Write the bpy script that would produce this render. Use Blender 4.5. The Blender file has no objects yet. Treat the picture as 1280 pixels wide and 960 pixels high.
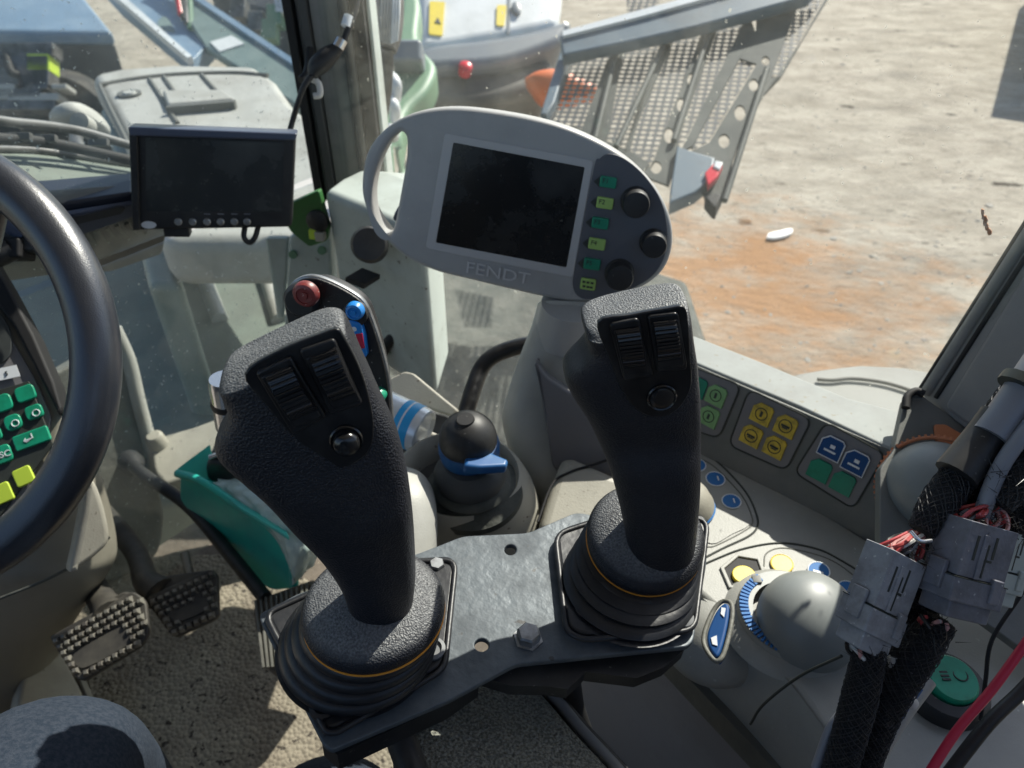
import bpy, bmesh, math, random
from mathutils import Vector as V, Matrix
random.seed(7)
S=bpy.context.scene; COL=S.collection
# ------------------------------------------------------------------ camera
CZ=2.6; F=930.0; PITCH=math.radians(38)
cp,sp=math.cos(PITCH),math.sin(PITCH)
FW=V((0,cp,-sp)); UP=V((0,sp,cp)); RT=V((1,0,0)); EYE=V((0,0,CZ))
def P(x,y,d): return EYE+FW*d+RT*((x-640)/F*d)+UP*((480-y)/F*d)
def ray(x,y): return FW+RT*((x-640)/F)+UP*((480-y)/F)
def H(x,y,z):            # point of the horizontal plane (z below the eye)
    r=ray(x,y); return EYE+r*(z/r.z)
class PL:
    """a real plane in the place, with local axes"""
    def __init__(s,a,b,c):
        s.o=P(*a) if not isinstance(a,V) else a
        b=P(*b) if not isinstance(b,V) else b
        c=P(*c) if not isinstance(c,V) else c
        n=(b-s.o).cross(c-s.o).normalized()
        if n.dot(EYE-s.o)<0: n=-n
        s.n=n; s.u=(b-s.o).normalized(); s.v=n.cross(s.u).normalized()
    def off(s,k):
        q=PL.__new__(PL); q.o=s.o+s.n*k; q.n=s.n; q.u=s.u; q.v=s.v; return q
    def hit(s,x,y):
        r=ray(x,y); return EYE+r*((s.o-EYE).dot(s.n)/r.dot(s.n))
    def loc(s,p): d=p-s.o; return (d.dot(s.u),d.dot(s.v))
    def M(s): return Matrix(((s.u.x,s.v.x,s.n.x,s.o.x),(s.u.y,s.v.y,s.n.y,s.o.y),(s.u.z,s.v.z,s.n.z,s.o.z),(0,0,0,1)))
def horiz(z): return PL(EYE+V((0,0,z)),EYE+V((1,0,z)),EYE+V((0,1,z)))
# ------------------------------------------------------------------ materials
MATS={}
def mat(name,col,rough=.5,metal=0.,col2=None,cs=8.,cr=(.45,.65),bump=None,spec=.5,emit=None,cd=6,rvar=0.,speck=None):
    m=bpy.data.materials.new(name); m.use_nodes=True; nt=m.node_tree; N=nt.nodes; L=nt.links
    b=N['Principled BSDF']; b.inputs['Roughness'].default_value=rough; b.inputs['Metallic'].default_value=metal
    b.inputs['Specular IOR Level'].default_value=spec
    b.inputs['Base Color'].default_value=(*col,1)
    tc=N.new('ShaderNodeTexCoord')
    last=None
    if col2:
        n=N.new('ShaderNodeTexNoise'); n.inputs['Scale'].default_value=cs; n.inputs['Detail'].default_value=cd; n.inputs['Roughness'].default_value=.65
        L.new(tc.outputs['Object'],n.inputs['Vector'])
        r=N.new('ShaderNodeMapRange'); r.inputs['From Min'].default_value=cr[0]; r.inputs['From Max'].default_value=cr[1]
        L.new(n.outputs['Fac'],r.inputs['Value'])
        x=N.new('ShaderNodeMix'); x.data_type='RGBA'; x.inputs['A'].default_value=(*col,1); x.inputs['B'].default_value=(*col2,1)
        L.new(r.outputs['Result'],x.inputs['Factor']); last=x.outputs['Result']
        if rvar:
            q=N.new('ShaderNodeMapRange'); q.inputs['To Min'].default_value=rough; q.inputs['To Max'].default_value=rough+rvar
            L.new(r.outputs['Result'],q.inputs['Value']); L.new(q.outputs['Result'],b.inputs['Roughness'])
    if speck:   # small dust specks: (colour, scale, threshold)
        n=N.new('ShaderNodeTexNoise'); n.inputs['Scale'].default_value=speck[1]; n.inputs['Detail'].default_value=2
        L.new(tc.outputs['Object'],n.inputs['Vector'])
        r=N.new('ShaderNodeMapRange'); r.inputs['From Min'].default_value=speck[2]; r.inputs['From Max'].default_value=speck[2]+.04
        L.new(n.outputs['Fac'],r.inputs['Value'])
        x=N.new('ShaderNodeMix'); x.data_type='RGBA'; x.inputs['B'].default_value=(*speck[0],1)
        if last: L.new(last,x.inputs['A'])
        else: x.inputs['A'].default_value=(*col,1)
        L.new(r.outputs['Result'],x.inputs['Factor']); last=x.outputs['Result']
    if last: L.new(last,b.inputs['Base Color'])
    if bump:
        prev=None
        for (kind,sc,dist) in (bump if isinstance(bump,list) else [bump]):
            if kind=='noise':
                n=N.new('ShaderNodeTexNoise'); n.inputs['Detail'].default_value=4; out=n.outputs['Fac']
            elif kind=='smooth':
                n=N.new('ShaderNodeTexNoise'); n.inputs['Detail'].default_value=1; out=n.outputs['Fac']
            elif kind=='leather':
                n=N.new('ShaderNodeTexVoronoi'); n.feature='SMOOTH_F1'; n.inputs['Smoothness'].default_value=.3; out=n.outputs['Distance']
            elif kind=='wave':
                n=N.new('ShaderNodeTexWave'); n.inputs['Distortion'].default_value=1.5; out=n.outputs['Fac']
            else:
                n=N.new('ShaderNodeTexVoronoi'); out=n.outputs['Distance']
            n.inputs['Scale'].default_value=sc
            L.new(tc.outputs['Object'],n.inputs['Vector'])
            bp=N.new('ShaderNodeBump'); bp.inputs['Distance'].default_value=abs(dist); bp.invert=dist<0
            L.new(out,bp.inputs['Height'])
            if prev: L.new(prev.outputs['Normal'],bp.inputs['Normal'])
            prev=bp
        L.new(prev.outputs['Normal'],b.inputs['Normal'])
    if emit:
        b.inputs['Emission Color'].default_value=(*emit,1); b.inputs['Emission Strength'].default_value=1
    MATS[name]=m; return m
def holes_mat(name,col,sc,r,rough=.5):
    """perforated sheet metal: round holes in hexagon-like rows"""
    m=bpy.data.materials.new(name); m.use_nodes=True; nt=m.node_tree; N=nt.nodes; L=nt.links
    b=N['Principled BSDF']; b.inputs['Base Color'].default_value=(*col,1); b.inputs['Roughness'].default_value=rough
    tc=N.new('ShaderNodeTexCoord'); v=N.new('ShaderNodeTexVoronoi'); v.inputs['Scale'].default_value=sc; v.inputs['Randomness'].default_value=.0; v.voronoi_dimensions='2D'
    L.new(tc.outputs['UV'],v.inputs['Vector'])
    c=N.new('ShaderNodeMath'); c.operation='LESS_THAN'; c.inputs[1].default_value=r
    L.new(v.outputs['Distance'],c.inputs[0])
    t=N.new('ShaderNodeBsdfTransparent'); x=N.new('ShaderNodeMixShader'); o=N['Material Output']
    L.new(c.outputs[0],x.inputs['Fac']); L.new(b.outputs[0],x.inputs[1]); L.new(t.outputs[0],x.inputs[2]); L.new(x.outputs[0],o.inputs['Surface'])
    return m
def glass_mat(name,tint,dirt,dirtcol,film=0.06,streak=30,thr=.70):
    m=bpy.data.materials.new(name); m.use_nodes=True; nt=m.node_tree; N=nt.nodes; L=nt.links
    N.remove(N['Principled BSDF']); o=N['Material Output']
    t=N.new('ShaderNodeBsdfTransparent'); t.inputs['Color'].default_value=(*tint,1)
    g=N.new('ShaderNodeBsdfGlossy'); g.inputs['Roughness'].default_value=.02
    lw=N.new('ShaderNodeLayerWeight'); lw.inputs['Blend'].default_value=.5
    pw=N.new('ShaderNodeMath'); pw.operation='POWER'; pw.inputs[1].default_value=5; L.new(lw.outputs['Facing'],pw.inputs[0])
    fr=N.new('ShaderNodeMath'); fr.operation='MULTIPLY_ADD'; fr.inputs[1].default_value=.6; fr.inputs[2].default_value=.025; L.new(pw.outputs[0],fr.inputs[0])
    x=N.new('ShaderNodeMixShader'); L.new(fr.outputs[0],x.inputs['Fac']); L.new(t.outputs[0],x.inputs[1]); L.new(g.outputs[0],x.inputs[2])
    d=N.new('ShaderNodeBsdfDiffuse'); d.inputs['Color'].default_value=(*dirtcol,1)
    tr=N.new('ShaderNodeBsdfTranslucent'); tr.inputs['Color'].default_value=(*dirtcol,1)
    ds=N.new('ShaderNodeMixShader'); ds.inputs['Fac'].default_value=.5; L.new(d.outputs[0],ds.inputs[1]); L.new(tr.outputs[0],ds.inputs[2])
    tc=N.new('ShaderNodeTexCoord'); n=N.new('ShaderNodeTexNoise'); n.inputs['Scale'].default_value=9; n.inputs['Detail'].default_value=8; n.inputs['Roughness'].default_value=.75
    L.new(tc.outputs['Object'],n.inputs['Vector'])
    r=N.new('ShaderNodeMapRange'); r.inputs['From Min'].default_value=.35; r.inputs['From Max'].default_value=.8; r.inputs['To Min'].default_value=film*.3; r.inputs['To Max'].default_value=dirt
    L.new(n.outputs['Fac'],r.inputs['Value'])
    n2=N.new('ShaderNodeTexNoise'); n2.inputs['Scale'].default_value=160; n2.inputs['Detail'].default_value=3
    L.new(tc.outputs['Object'],n2.inputs['Vector'])
    r2=N.new('ShaderNodeMapRange'); r2.inputs['From Min'].default_value=thr; r2.inputs['From Max'].default_value=thr+.05; r2.inputs['To Max'].default_value=.6
    L.new(n2.outputs['Fac'],r2.inputs['Value'])
    a=N.new('ShaderNodeMath'); a.operation='MAXIMUM'; L.new(r.outputs[0],a.inputs[0]); L.new(r2.outputs[0],a.inputs[1])
    y=N.new('ShaderNodeMixShader'); L.new(a.outputs[0],y.inputs['Fac']); L.new(x.outputs[0],y.inputs[1]); L.new(ds.outputs[0],y.inputs[2])
    L.new(y.outputs[0],o.inputs['Surface']); return m

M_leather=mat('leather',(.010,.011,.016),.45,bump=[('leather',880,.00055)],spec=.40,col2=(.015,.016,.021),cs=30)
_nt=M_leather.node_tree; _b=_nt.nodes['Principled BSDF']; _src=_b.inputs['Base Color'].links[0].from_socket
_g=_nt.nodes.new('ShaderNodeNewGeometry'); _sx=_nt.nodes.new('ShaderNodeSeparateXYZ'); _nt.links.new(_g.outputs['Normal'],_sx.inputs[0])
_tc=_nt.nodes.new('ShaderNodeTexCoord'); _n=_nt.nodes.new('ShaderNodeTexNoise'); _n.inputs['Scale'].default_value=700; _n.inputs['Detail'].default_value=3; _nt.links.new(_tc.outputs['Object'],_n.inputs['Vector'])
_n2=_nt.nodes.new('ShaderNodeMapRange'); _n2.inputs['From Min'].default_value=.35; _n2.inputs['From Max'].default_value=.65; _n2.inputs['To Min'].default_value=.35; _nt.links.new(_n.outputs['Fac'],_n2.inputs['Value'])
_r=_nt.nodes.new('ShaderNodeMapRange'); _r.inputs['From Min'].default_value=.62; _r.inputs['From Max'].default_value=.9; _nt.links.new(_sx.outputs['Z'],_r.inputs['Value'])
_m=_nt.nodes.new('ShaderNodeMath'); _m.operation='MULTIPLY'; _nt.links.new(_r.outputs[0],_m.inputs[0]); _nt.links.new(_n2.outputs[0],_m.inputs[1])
_x=_nt.nodes.new('ShaderNodeMix'); _x.data_type='RGBA'; _x.inputs['B'].default_value=(.16,.165,.17,1); _nt.links.new(_src,_x.inputs['A']); _nt.links.new(_m.outputs[0],_x.inputs['Factor']); _nt.links.new(_x.outputs['Result'],_b.inputs['Base Color'])   # sunlit paleness painted into the colour of upward faces, broken up by noise
M_rubber=mat('rubber',(.012,.013,.016),.42,bump=('noise',90,.0006),col2=(.03,.03,.033),cs=25,cr=(.5,.75))
M_gloss=mat('glossblack',(.008,.008,.009),.28,spec=.35,col2=(.016,.016,.017),cs=60,rvar=.2)
M_wheel=mat('rocker',(.010,.010,.011),.22,spec=.6)
M_black=mat('black',(.014,.014,.015),.5,col2=(.03,.03,.03),cs=20,speck=((.10,.10,.095),260,.70))
M_handleblk=mat('handleblack',(.016,.015,.015),.5,bump=('noise',900,.0003),speck=((.25,.24,.22),330,.68))
M_plate=mat('platesteel',(.095,.113,.128),.46,.2,col2=(.072,.085,.097),cs=30,cr=(.42,.62),bump=[('noise',150,.0006)],rvar=.2,speck=((.05,.05,.05),95,.70))
M_orange=mat('orange',(.75,.30,.03),.5)
M_termgrey=mat('terminalgrey',(.37,.37,.365),.42,col2=(.33,.33,.325),cs=14,bump=('noise',900,.00012),speck=((.45,.44,.40),240,.73))
M_bezel=mat('bezel',(.44,.44,.44),.5)
M_termdark=mat('terminaldark',(.095,.10,.115),.5)
M_letter=mat('lettering',(.52,.52,.52),.35)
M_screen=mat('screen',(.010,.010,.010),.2,spec=.4,col2=(.017,.017,.016),cs=22,rvar=.25,speck=((.09,.09,.08),330,.72))
M_screen2=mat('screen2',(.03,.034,.036),.22,spec=.5,col2=(.06,.066,.064),cs=7,rvar=.25,speck=((.12,.12,.11),330,.73))
M_keyg=mat('keygreen',(.01,.22,.13),.35,col2=(.012,.17,.10),cs=60)
M_keyg2=mat('keygreen2',(.01,.30,.17),.35,col2=(.01,.22,.12),cs=60)
M_keyl=mat('keylime',(.34,.52,.14),.4)
M_keyly=mat('keylimeyellow',(.50,.66,.06),.4)
M_keylg=mat('keypale',(.22,.42,.17),.45,col2=(.18,.34,.14),cs=80)
M_keyy=mat('keyyellow',(.62,.44,.04),.5,col2=(.35,.26,.04),cs=120)
M_yel=mat('yellow',(.80,.62,.03),.45,col2=(.6,.45,.05),cs=150)
M_keyb=mat('keyblue',(.008,.06,.20),.55,spec=.3)
M_blue=mat('blue',(.035,.16,.42),.6,spec=.3)
M_blue2=mat('brightblue',(.02,.22,.62),.3)
M_bluecol=mat('bluecollar',(.015,.09,.26),.35,col2=(.03,.12,.28),cs=60)
M_white=mat('whitemark',(.72,.75,.78),.5)
M_ink=mat('ink',(.03,.035,.03),.5)
M_red=mat('redbutton',(.20,.03,.028),.4,col2=(.16,.05,.045),cs=80,speck=((.4,.3,.27),300,.66))
M_redc=mat('redcable',(.50,.02,.06),.35)
M_console=mat('console',(.31,.31,.285),.5,col2=(.25,.25,.23),cs=11,cr=(.4,.7),bump=('noise',700,.0002),speck=((.42,.42,.39),170,.72))
M_strip=mat('consolestrip',(.13,.135,.125),.55,col2=(.16,.16,.15),cs=14,bump=('noise',700,.0002))
M_field=mat('consolefield',(.17,.165,.17),.5)
M_liner=mat('headliner',(.42,.40,.36),.9,col2=(.36,.34,.31),cs=6)
M_side=mat('consoleside',(.27,.27,.29),.6,col2=(.22,.22,.235),cs=6,bump=('noise',500,.0003))
M_sill=mat('sill',(.29,.31,.30),.7,col2=(.25,.26,.25),cs=14,speck=((.25,.24,.2),130,.68))
M_col=mat('columngrey',(.40,.40,.37),.5,col2=(.33,.33,.305),cs=10,bump=('noise',700,.0002))
M_cream=mat('creamgrey',(.38,.365,.31),.5,col2=(.27,.255,.215),cs=9,cr=(.4,.7),bump=('noise',500,.0002),speck=((.14,.12,.1),140,.70))
M_dkcream=mat('steeringshroud',(.25,.235,.19),.5,col2=(.19,.175,.14),cs=6)
M_mat=mat('floormat',(.30,.27,.205),.9,col2=(.15,.125,.095),cs=5,cr=(.4,.66),bump=[('cell',165,-.0022)],speck=((.06,.05,.04),120,.62))
M_mat2=mat('floordirt',(.15,.125,.10),.95,col2=(.09,.075,.06),cs=9,bump=[('noise',60,.0025)],speck=((.35,.3,.22),120,.66))
M_fabric=mat('armfabric',(.26,.26,.225),.95,bump=[('cell',420,-.0022)],col2=(.12,.12,.105),cs=500,cr=(.42,.58),spec=.1)
M_piping=mat('piping',(.16,.165,.17),.6)
M_cloth=mat('trousers',(.022,.031,.046),.95,bump=[('noise',900,.0006),('smooth',14,.006)],spec=.1,col2=(.038,.047,.064),cs=300,cr=(.4,.6))
M_rim=mat('wheelrim',(.018,.021,.030),.33,bump=('leather',900,.0001),spec=1.0,col2=(.026,.03,.04),cs=18)
M_pedal=mat('pedal',(.045,.042,.038),.6,.3,col2=(.10,.092,.075),cs=26,cr=(.42,.7))
M_stud=mat('stud',(.22,.21,.18),.5,.4,col2=(.10,.09,.08),cs=60)
M_teal=mat('teal',(.03,.46,.37),.35,col2=(.04,.38,.33),cs=14)
M_bag=mat('bagclear',(.55,.66,.62),.25,bump=('smooth',40,.01),col2=(.40,.52,.48),cs=20)
M_chrome=mat('chrome',(.7,.7,.7),.2,.9)
M_can=mat('can',(.75,.78,.80),.3,.4)
M_canblue=mat('canblue',(.02,.36,.72),.35)
M_pillar=mat('pillar',(.22,.222,.215),.5,col2=(.15,.155,.15),cs=12)
M_pildark=mat('pillardark',(.05,.052,.052),.6)
M_pilseal=mat('seal',(.008,.008,.009),.7)
M_lpillar=mat('sidepillar',(.20,.20,.205),.5,col2=(.23,.23,.228),cs=9,cr=(.45,.7),bump=('noise',600,.00015))
M_lpillar2=mat('sidepillaredge',(.20,.20,.195),.45,col2=(.26,.26,.24),cs=14)
M_green=mat('greenpaint',(.035,.15,.035),.45,col2=(.05,.13,.04),cs=20)
M_house=mat('housing',(.44,.49,.46),.5,col2=(.34,.37,.34),cs=9,speck=((.2,.2,.18),120,.7))
M_con1=mat('connector',(.30,.31,.335),.42,col2=(.20,.20,.21),cs=55,cr=(.42,.62),rvar=.2,speck=((.5,.5,.5),260,.70),bump=('noise',300,.0003))
M_con2=mat('connectordark',(.165,.17,.20),.42,col2=(.12,.12,.135),cs=55,cr=(.42,.62),rvar=.2,speck=((.4,.4,.4),260,.70),bump=('noise',300,.0003))
M_braid=mat('braid',(.008,.008,.009),.8,bump=[('cell',1100,-.0012)],speck=((.14,.14,.15),900,.66))
M_strand=mat('strand',(.016,.016,.018),.6)
M_tubegrey=mat('tubegrey',(.11,.12,.14),.4)
M_wire_r=mat('wirered',(.40,.05,.05),.4); M_wire_p=mat('wirepink',(.55,.28,.26),.4); M_wire_w=mat('wirewhite',(.55,.53,.50),.4); M_wire_k=mat('wireblack',(.015,.015,.015),.4); M_wire_g=mat('wiregrey',(.2,.21,.24),.4)
M_ventor=mat('ventorange',(.55,.20,.09),.5)
M_ventb=mat('ventball',(.20,.215,.21),.45,col2=(.24,.25,.24),cs=12)
M_dash=mat('dash',(.016,.019,.032),.45,spec=.6)
M_dashblue=mat('dashtrim',(.07,.085,.13),.35)
M_dashgrey=mat('dashgrey',(.19,.185,.165),.6,col2=(.15,.145,.13),cs=12)
M_foot=mat('footwell',(.15,.15,.13),.6,col2=(.10,.10,.088),cs=7,cr=(.4,.65),bump=('noise',60,.002))
M_hood=mat('hood',(.38,.38,.355),.6,col2=(.27,.26,.23),cs=7,cr=(.45,.75))
M_guard=mat('guard',(.22,.225,.21),.7,col2=(.17,.17,.155),cs=5)
M_hoodseam=mat('seam',(.10,.10,.09),.6)
M_teal2=mat('hoodside',(.17,.23,.22),.5,col2=(.13,.18,.17),cs=6)
M_truckd=mat('truckdark',(.03,.036,.045),.6,col2=(.06,.062,.07),cs=3)
M_truckb=mat('truckblue',(.16,.24,.33),.35,col2=(.22,.3,.38),cs=2)
M_mech=mat('mech',(.16,.16,.16),.5,.5,col2=(.05,.05,.05),cs=9)
M_exwhite=mat('exwhite',(.66,.68,.68),.4,col2=(.55,.57,.57),cs=4)
M_exband=mat('exband',(.15,.175,.20),.4)
M_exdark=mat('exdark',(.10,.095,.085),.6,col2=(.06,.058,.055),cs=5)
M_exor=mat('exorange',(.65,.13,.02),.5)
M_exgreen=mat('exgreen',(.13,.24,.15),.5)
M_redlamp=mat('redlamp',(.6,.01,.03),.3)
M_frame=mat('stepframe',(.035,.043,.04),.7,col2=(.06,.067,.06),cs=14)
M_rail=mat('steprail',(.10,.145,.18),.5,col2=(.08,.105,.125),cs=8)
M_perf=holes_mat('perforated',(.075,.08,.082),1.0,.40)
M_mud=mat('mudguard',(.045,.052,.046),.8,col2=(.115,.115,.10),cs=14,cr=(.42,.72),bump=('noise',40,.004),cd=10)
M_mud2=mat('mudguardgreen',(.13,.15,.13),.7,col2=(.17,.21,.18),cs=7,cr=(.4,.7),cd=9)
M_tyre=mat('tyre',(.02,.02,.02),.85,col2=(.10,.09,.075),cs=10,cr=(.4,.7),bump=('noise',40,.004))
M_residue=mat('residue',(.50,.26,.15),.9,col2=(.75,.62,.5),cs=300)
M_litter=mat('litter',(.85,.84,.80),.6)
M_metal=mat('bolt',(.32,.33,.34),.4,.8,col2=(.2,.2,.2),cs=80)
M_gwin=glass_mat('glass_side',(.97,.985,.975),.10,(.55,.55,.48),.05)
M_gfront=glass_mat('glass_front',(.93,.955,.94),.22,(.60,.64,.60),.14,thr=.665)
# ground: pale stony dirt with a rusty soil patch
def ground_mat():
    m=bpy.data.materials.new('ground'); m.use_nodes=True; nt=m.node_tree; N=nt.nodes; L=nt.links; b=N['Principled BSDF']; b.inputs['Roughness'].default_value=.95; b.inputs['Specular IOR Level'].default_value=.1
    tc=N.new('ShaderNodeTexCoord')
    def noise(sc,det,rg=.6,stretch=None):
        n=N.new('ShaderNodeTexNoise'); n.inputs['Scale'].default_value=sc; n.inputs['Detail'].default_value=det; n.inputs['Roughness'].default_value=rg
        if stretch:
            mp=N.new('ShaderNodeMapping'); mp.inputs['Rotation'].default_value=(0,0,stretch[0]); mp.inputs['Scale'].default_value=(1,stretch[1],1)
            L.new(tc.outputs['Object'],mp.inputs['Vector']); L.new(mp.outputs[0],n.inputs['Vector'])
        else: L.new(tc.outputs['Object'],n.inputs['Vector'])
        return n.outputs['Fac']
    def ramp(f,a,c,t0=0,t1=1):
        r=N.new('ShaderNodeMapRange'); r.inputs['From Min'].default_value=a; r.inputs['From Max'].default_value=c; r.inputs['To Min'].default_value=t0; r.inputs['To Max'].default_value=t1; L.new(f,r.inputs['Value']); return r.outputs[0]
    def mix(fac,A,B):
        x=N.new('ShaderNodeMix'); x.data_type='RGBA'
        L.new(fac,x.inputs['Factor'])
        for k,q in (('A',A),('B',B)):
            if isinstance(q,tuple): x.inputs[k].default_value=(*q,1)
            else: L.new(q,x.inputs[k])
        return x.outputs['Result']
    c=mix(ramp(noise(1.3,9,.72,(1.0,1.7)),.40,.66),(.49,.445,.37),(.29,.255,.205))
    c=mix(ramp(noise(7,6,.7,(1.0,1.5)),.55,.72),c,(.18,.155,.12))
    c=mix(ramp(noise(.9,5,.6,(1.0,2.2)),.54,.68,0,.75),c,(.24,.215,.18))
    c=mix(ramp(noise(2.3,4,.6,(1.0,1.5)),.64,.70),c,(.07,.06,.048))
    # rust coloured soil
    g=H(930,345,-CZ)
    mp=N.new('ShaderNodeVectorMath'); mp.operation='DISTANCE'; mp.inputs[1].default_value=(g.x,g.y-.1,0); L.new(tc.outputs['Object'],mp.inputs[0])
    a=ramp(mp.outputs['Value'],.3,2.3,1,0)
    nn=noise(1.7,8,.72,(.5,1.6))
    ad=N.new('ShaderNodeMath'); ad.operation='MULTIPLY_ADD'; ad.inputs[1].default_value=.42; L.new(a,ad.inputs[0]); L.new(nn,ad.inputs[2])
    mu=N.new('ShaderNodeMapRange'); mu.inputs['From Min'].default_value=.66; mu.inputs['From Max'].default_value=.95; mu.inputs['To Max'].default_value=.95; L.new(ad.outputs[0],mu.inputs['Value'])
    c=mix(mu.outputs[0],c,(.40,.225,.115))
    L.new(c,b.inputs['Base Color'])
    bp=N.new('ShaderNodeBump'); bp.inputs['Distance'].default_value=.05; L.new(noise(9,8,.7,(.5,1.6)),bp.inputs['Height'])
    L.new(bp.outputs['Normal'],b.inputs['Normal']); return m
M_ground=ground_mat()
# ------------------------------------------------------------------ objects
def tag(o,label=None,cat=None,group=None,kind=None):
    if label: o['label']=label
    if cat: o['category']=cat
    if group: o['group']=group
    if kind: o['kind']=kind
    return o
def thing(name,at,label,cat,group=None):
    o=bpy.data.objects.new(name,None); COL.objects.link(o); o.location=at; o.empty_display_size=.02
    return tag(o,label,cat,group)
def base_of(o):
    while o.parent: o=o.parent
    return o
def link(name,me,m,parent=None,smooth=True,bevel=0,seg=3,ang=35):
    o=bpy.data.objects.new(name,me); COL.objects.link(o)
    if m: me.materials.append(m)
    if smooth:
        me.shade_smooth()
        me.set_sharp_from_angle(angle=math.radians(ang))
    if parent:
        o.parent=parent
        off=parent.location if parent.type=='EMPTY' else V((0,0,0))
        o.matrix_parent_inverse=Matrix.Translation(-off)
    if bevel:
        b=o.modifiers.new('bevel','BEVEL'); b.width=bevel; b.segments=seg; b.limit_method='ANGLE'; b.angle_limit=math.radians(40); b.harden_normals=True
    return o
def mesh(bm,name='m'):
    bmesh.ops.recalc_face_normals(bm,faces=bm.faces[:])
    me=bpy.data.meshes.new(name); bm.to_mesh(me); bm.free(); return me
def rnd(pts,r,seg=5):
    """round the corners of a 2-D polygon"""
    out=[]; n=len(pts)
    for i in range(n):
        a=V(pts[i-1][:2]); b=V(pts[i][:2]); c=V(pts[(i+1)%n][:2])
        rr=min(r,(a-b).length*.45,(c-b).length*.45)
        p=b+(a-b).normalized()*rr; q=b+(c-b).normalized()*rr
        for k in range(seg+1):
            t=k/seg; out.append(tuple(p*(1-t)**2+b*2*t*(1-t)+q*t*t))
    return out
def cr(pts,seg=6,closed=False):
    """Catmull-Rom through points (tuples or Vectors)"""
    pts=[V(p) for p in pts]; n=len(pts); out=[]
    rng=range(n) if closed else range(n-1)
    for i in rng:
        if closed: a,b,c,d=pts[i-1],pts[i],pts[(i+1)%n],pts[(i+2)%n]
        else:
            b,c=pts[i],pts[i+1]; a=pts[i-1] if i>0 else b*2-c; d=pts[i+2] if i+2<n else c*2-b
        for k in range(seg):
            t=k/seg
            out.append(.5*((2*b)+(c-a)*t+(2*a-5*b+4*c-d)*t*t+(3*b-a-3*c+d)*t**3))
    if not closed: out.append(pts[-1])
    return out
def sheet(name,pl,outer,m,parent=None,thick=.003,lift=0,bevel=0,holes=(),uv=None,bseg=3):
    """flat part with real thickness cut from an outline lying on plane pl (front face lifted by lift)"""
    cu=bpy.data.curves.new(name,'CURVE'); cu.dimensions='2D'; cu.fill_mode='BOTH'
    for poly in [outer]+list(holes):
        s=cu.splines.new('POLY'); s.points.add(len(poly)-1); s.use_cyclic_u=True
        for k,p in enumerate(poly):
            q=pl.loc(p if isinstance(p,V) and len(p)==3 else pl.hit(p[0],p[1])); s.points[k].co=(q[0],q[1],0,1)
    bv=min(bevel,thick*.45)
    cu.extrude=max(thick/2-bv,1e-5); cu.bevel_depth=bv; cu.bevel_resolution=bseg; cu.offset=-bv
    o=bpy.data.objects.new(name,cu); COL.objects.link(o)
    me=bpy.data.meshes.new_from_object(o); bpy.data.objects.remove(o); bpy.data.curves.remove(cu)
    me.materials.clear()
    if uv:
        while me.uv_layers: me.uv_layers.remove(me.uv_layers[0])
        l=me.uv_layers.new(name='uv')
        ca,sa=math.cos(uv[1]),math.sin(uv[1])
        for lp in me.loops:
            c=me.vertices[lp.vertex_index].co; l.data[lp.index].uv=((c.x*ca-c.y*sa)/uv[0],(c.x*sa+c.y*ca)/uv[0])
    me.transform(Matrix.Translation(pl.n*(lift-thick/2))@pl.M())
    return link(name,me,m,parent,ang=30)
def text(name,s,pl,c,right,height,m,parent=None,lift=.0006,thick=.0006,width=None,flip=False):
    cu=bpy.data.curves.new(name,'FONT'); cu.body=s; cu.align_x='CENTER'; cu.align_y='CENTER'; cu.size=1; cu.extrude=.0
    o=bpy.data.objects.new(name,cu); COL.objects.link(o); me=bpy.data.meshes.new_from_object(o); bpy.data.objects.remove(o)
    me.materials.clear()
    C=pl.hit(*c); R=(pl.hit(*right)-C); wv=R.normalized(); uvv=pl.n.cross(wv)
    xs=[v.co.x for v in me.vertices]; ys=[v.co.y for v in me.vertices]
    if not xs: return
    w0=max(xs)-min(xs); h0=max(ys)-min(ys); cx=(max(xs)+min(xs))/2; cy=(max(ys)+min(ys))/2
    W=width or height*w0/h0
    bm=bmesh.new(); bm.from_mesh(me)
    g=bmesh.ops.extrude_face_region(bm,geom=bm.faces[:]); 
    for e in g['geom']:
        if isinstance(e,bmesh.types.BMVert): e.co.z+=1
    for v in bm.verts:
        v.co=C+wv*((v.co.x-cx)/w0*W)+uvv*((v.co.y-cy)/h0*height)+pl.n*(lift-thick+v.co.z*thick)
    return link(name,mesh(bm),m,parent,smooth=False)
def tube(name,pts,r,m,parent=None,n=14,seg=6,sm=True,caps=True,flat=None):
    """round tube along points; r number or list"""
    rs=r if isinstance(r,(list,tuple)) else [r]*len(pts)
    P4=[V((p.x,p.y,p.z,q)) for p,q in zip(pts,rs)]
    if sm and len(pts)>2: P4=cr(P4,seg)
    c=[V(p[:3]) for p in P4]; rr=[p[3] for p in P4]
    bm=bmesh.new(); rings=[]; up=None
    for i,p in enumerate(c):
        t=(c[min(i+1,len(c)-1)]-c[max(i-1,0)]).normalized()
        if up is None:
            up=t.orthogonal().normalized()
            if flat: up=(flat-t*flat.dot(t)).normalized()
        up=(up-t*up.dot(t)).normalized(); s=t.cross(up)
        k2=1.0
        rings.append([bm.verts.new(p+(up*math.cos(a)+s*math.sin(a))*rr[i]) for a in [2*math.pi*k/n for k in range(n)]])
    for a,b in zip(rings,rings[1:]):
        for k in range(n): bm.faces.new((a[k],a[(k+1)%n],b[(k+1)%n],b[k]))
    if caps: bm.faces.new(rings[0]); bm.faces.new(rings[-1])
    return link(name,mesh(bm),m,parent,ang=50)
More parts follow.
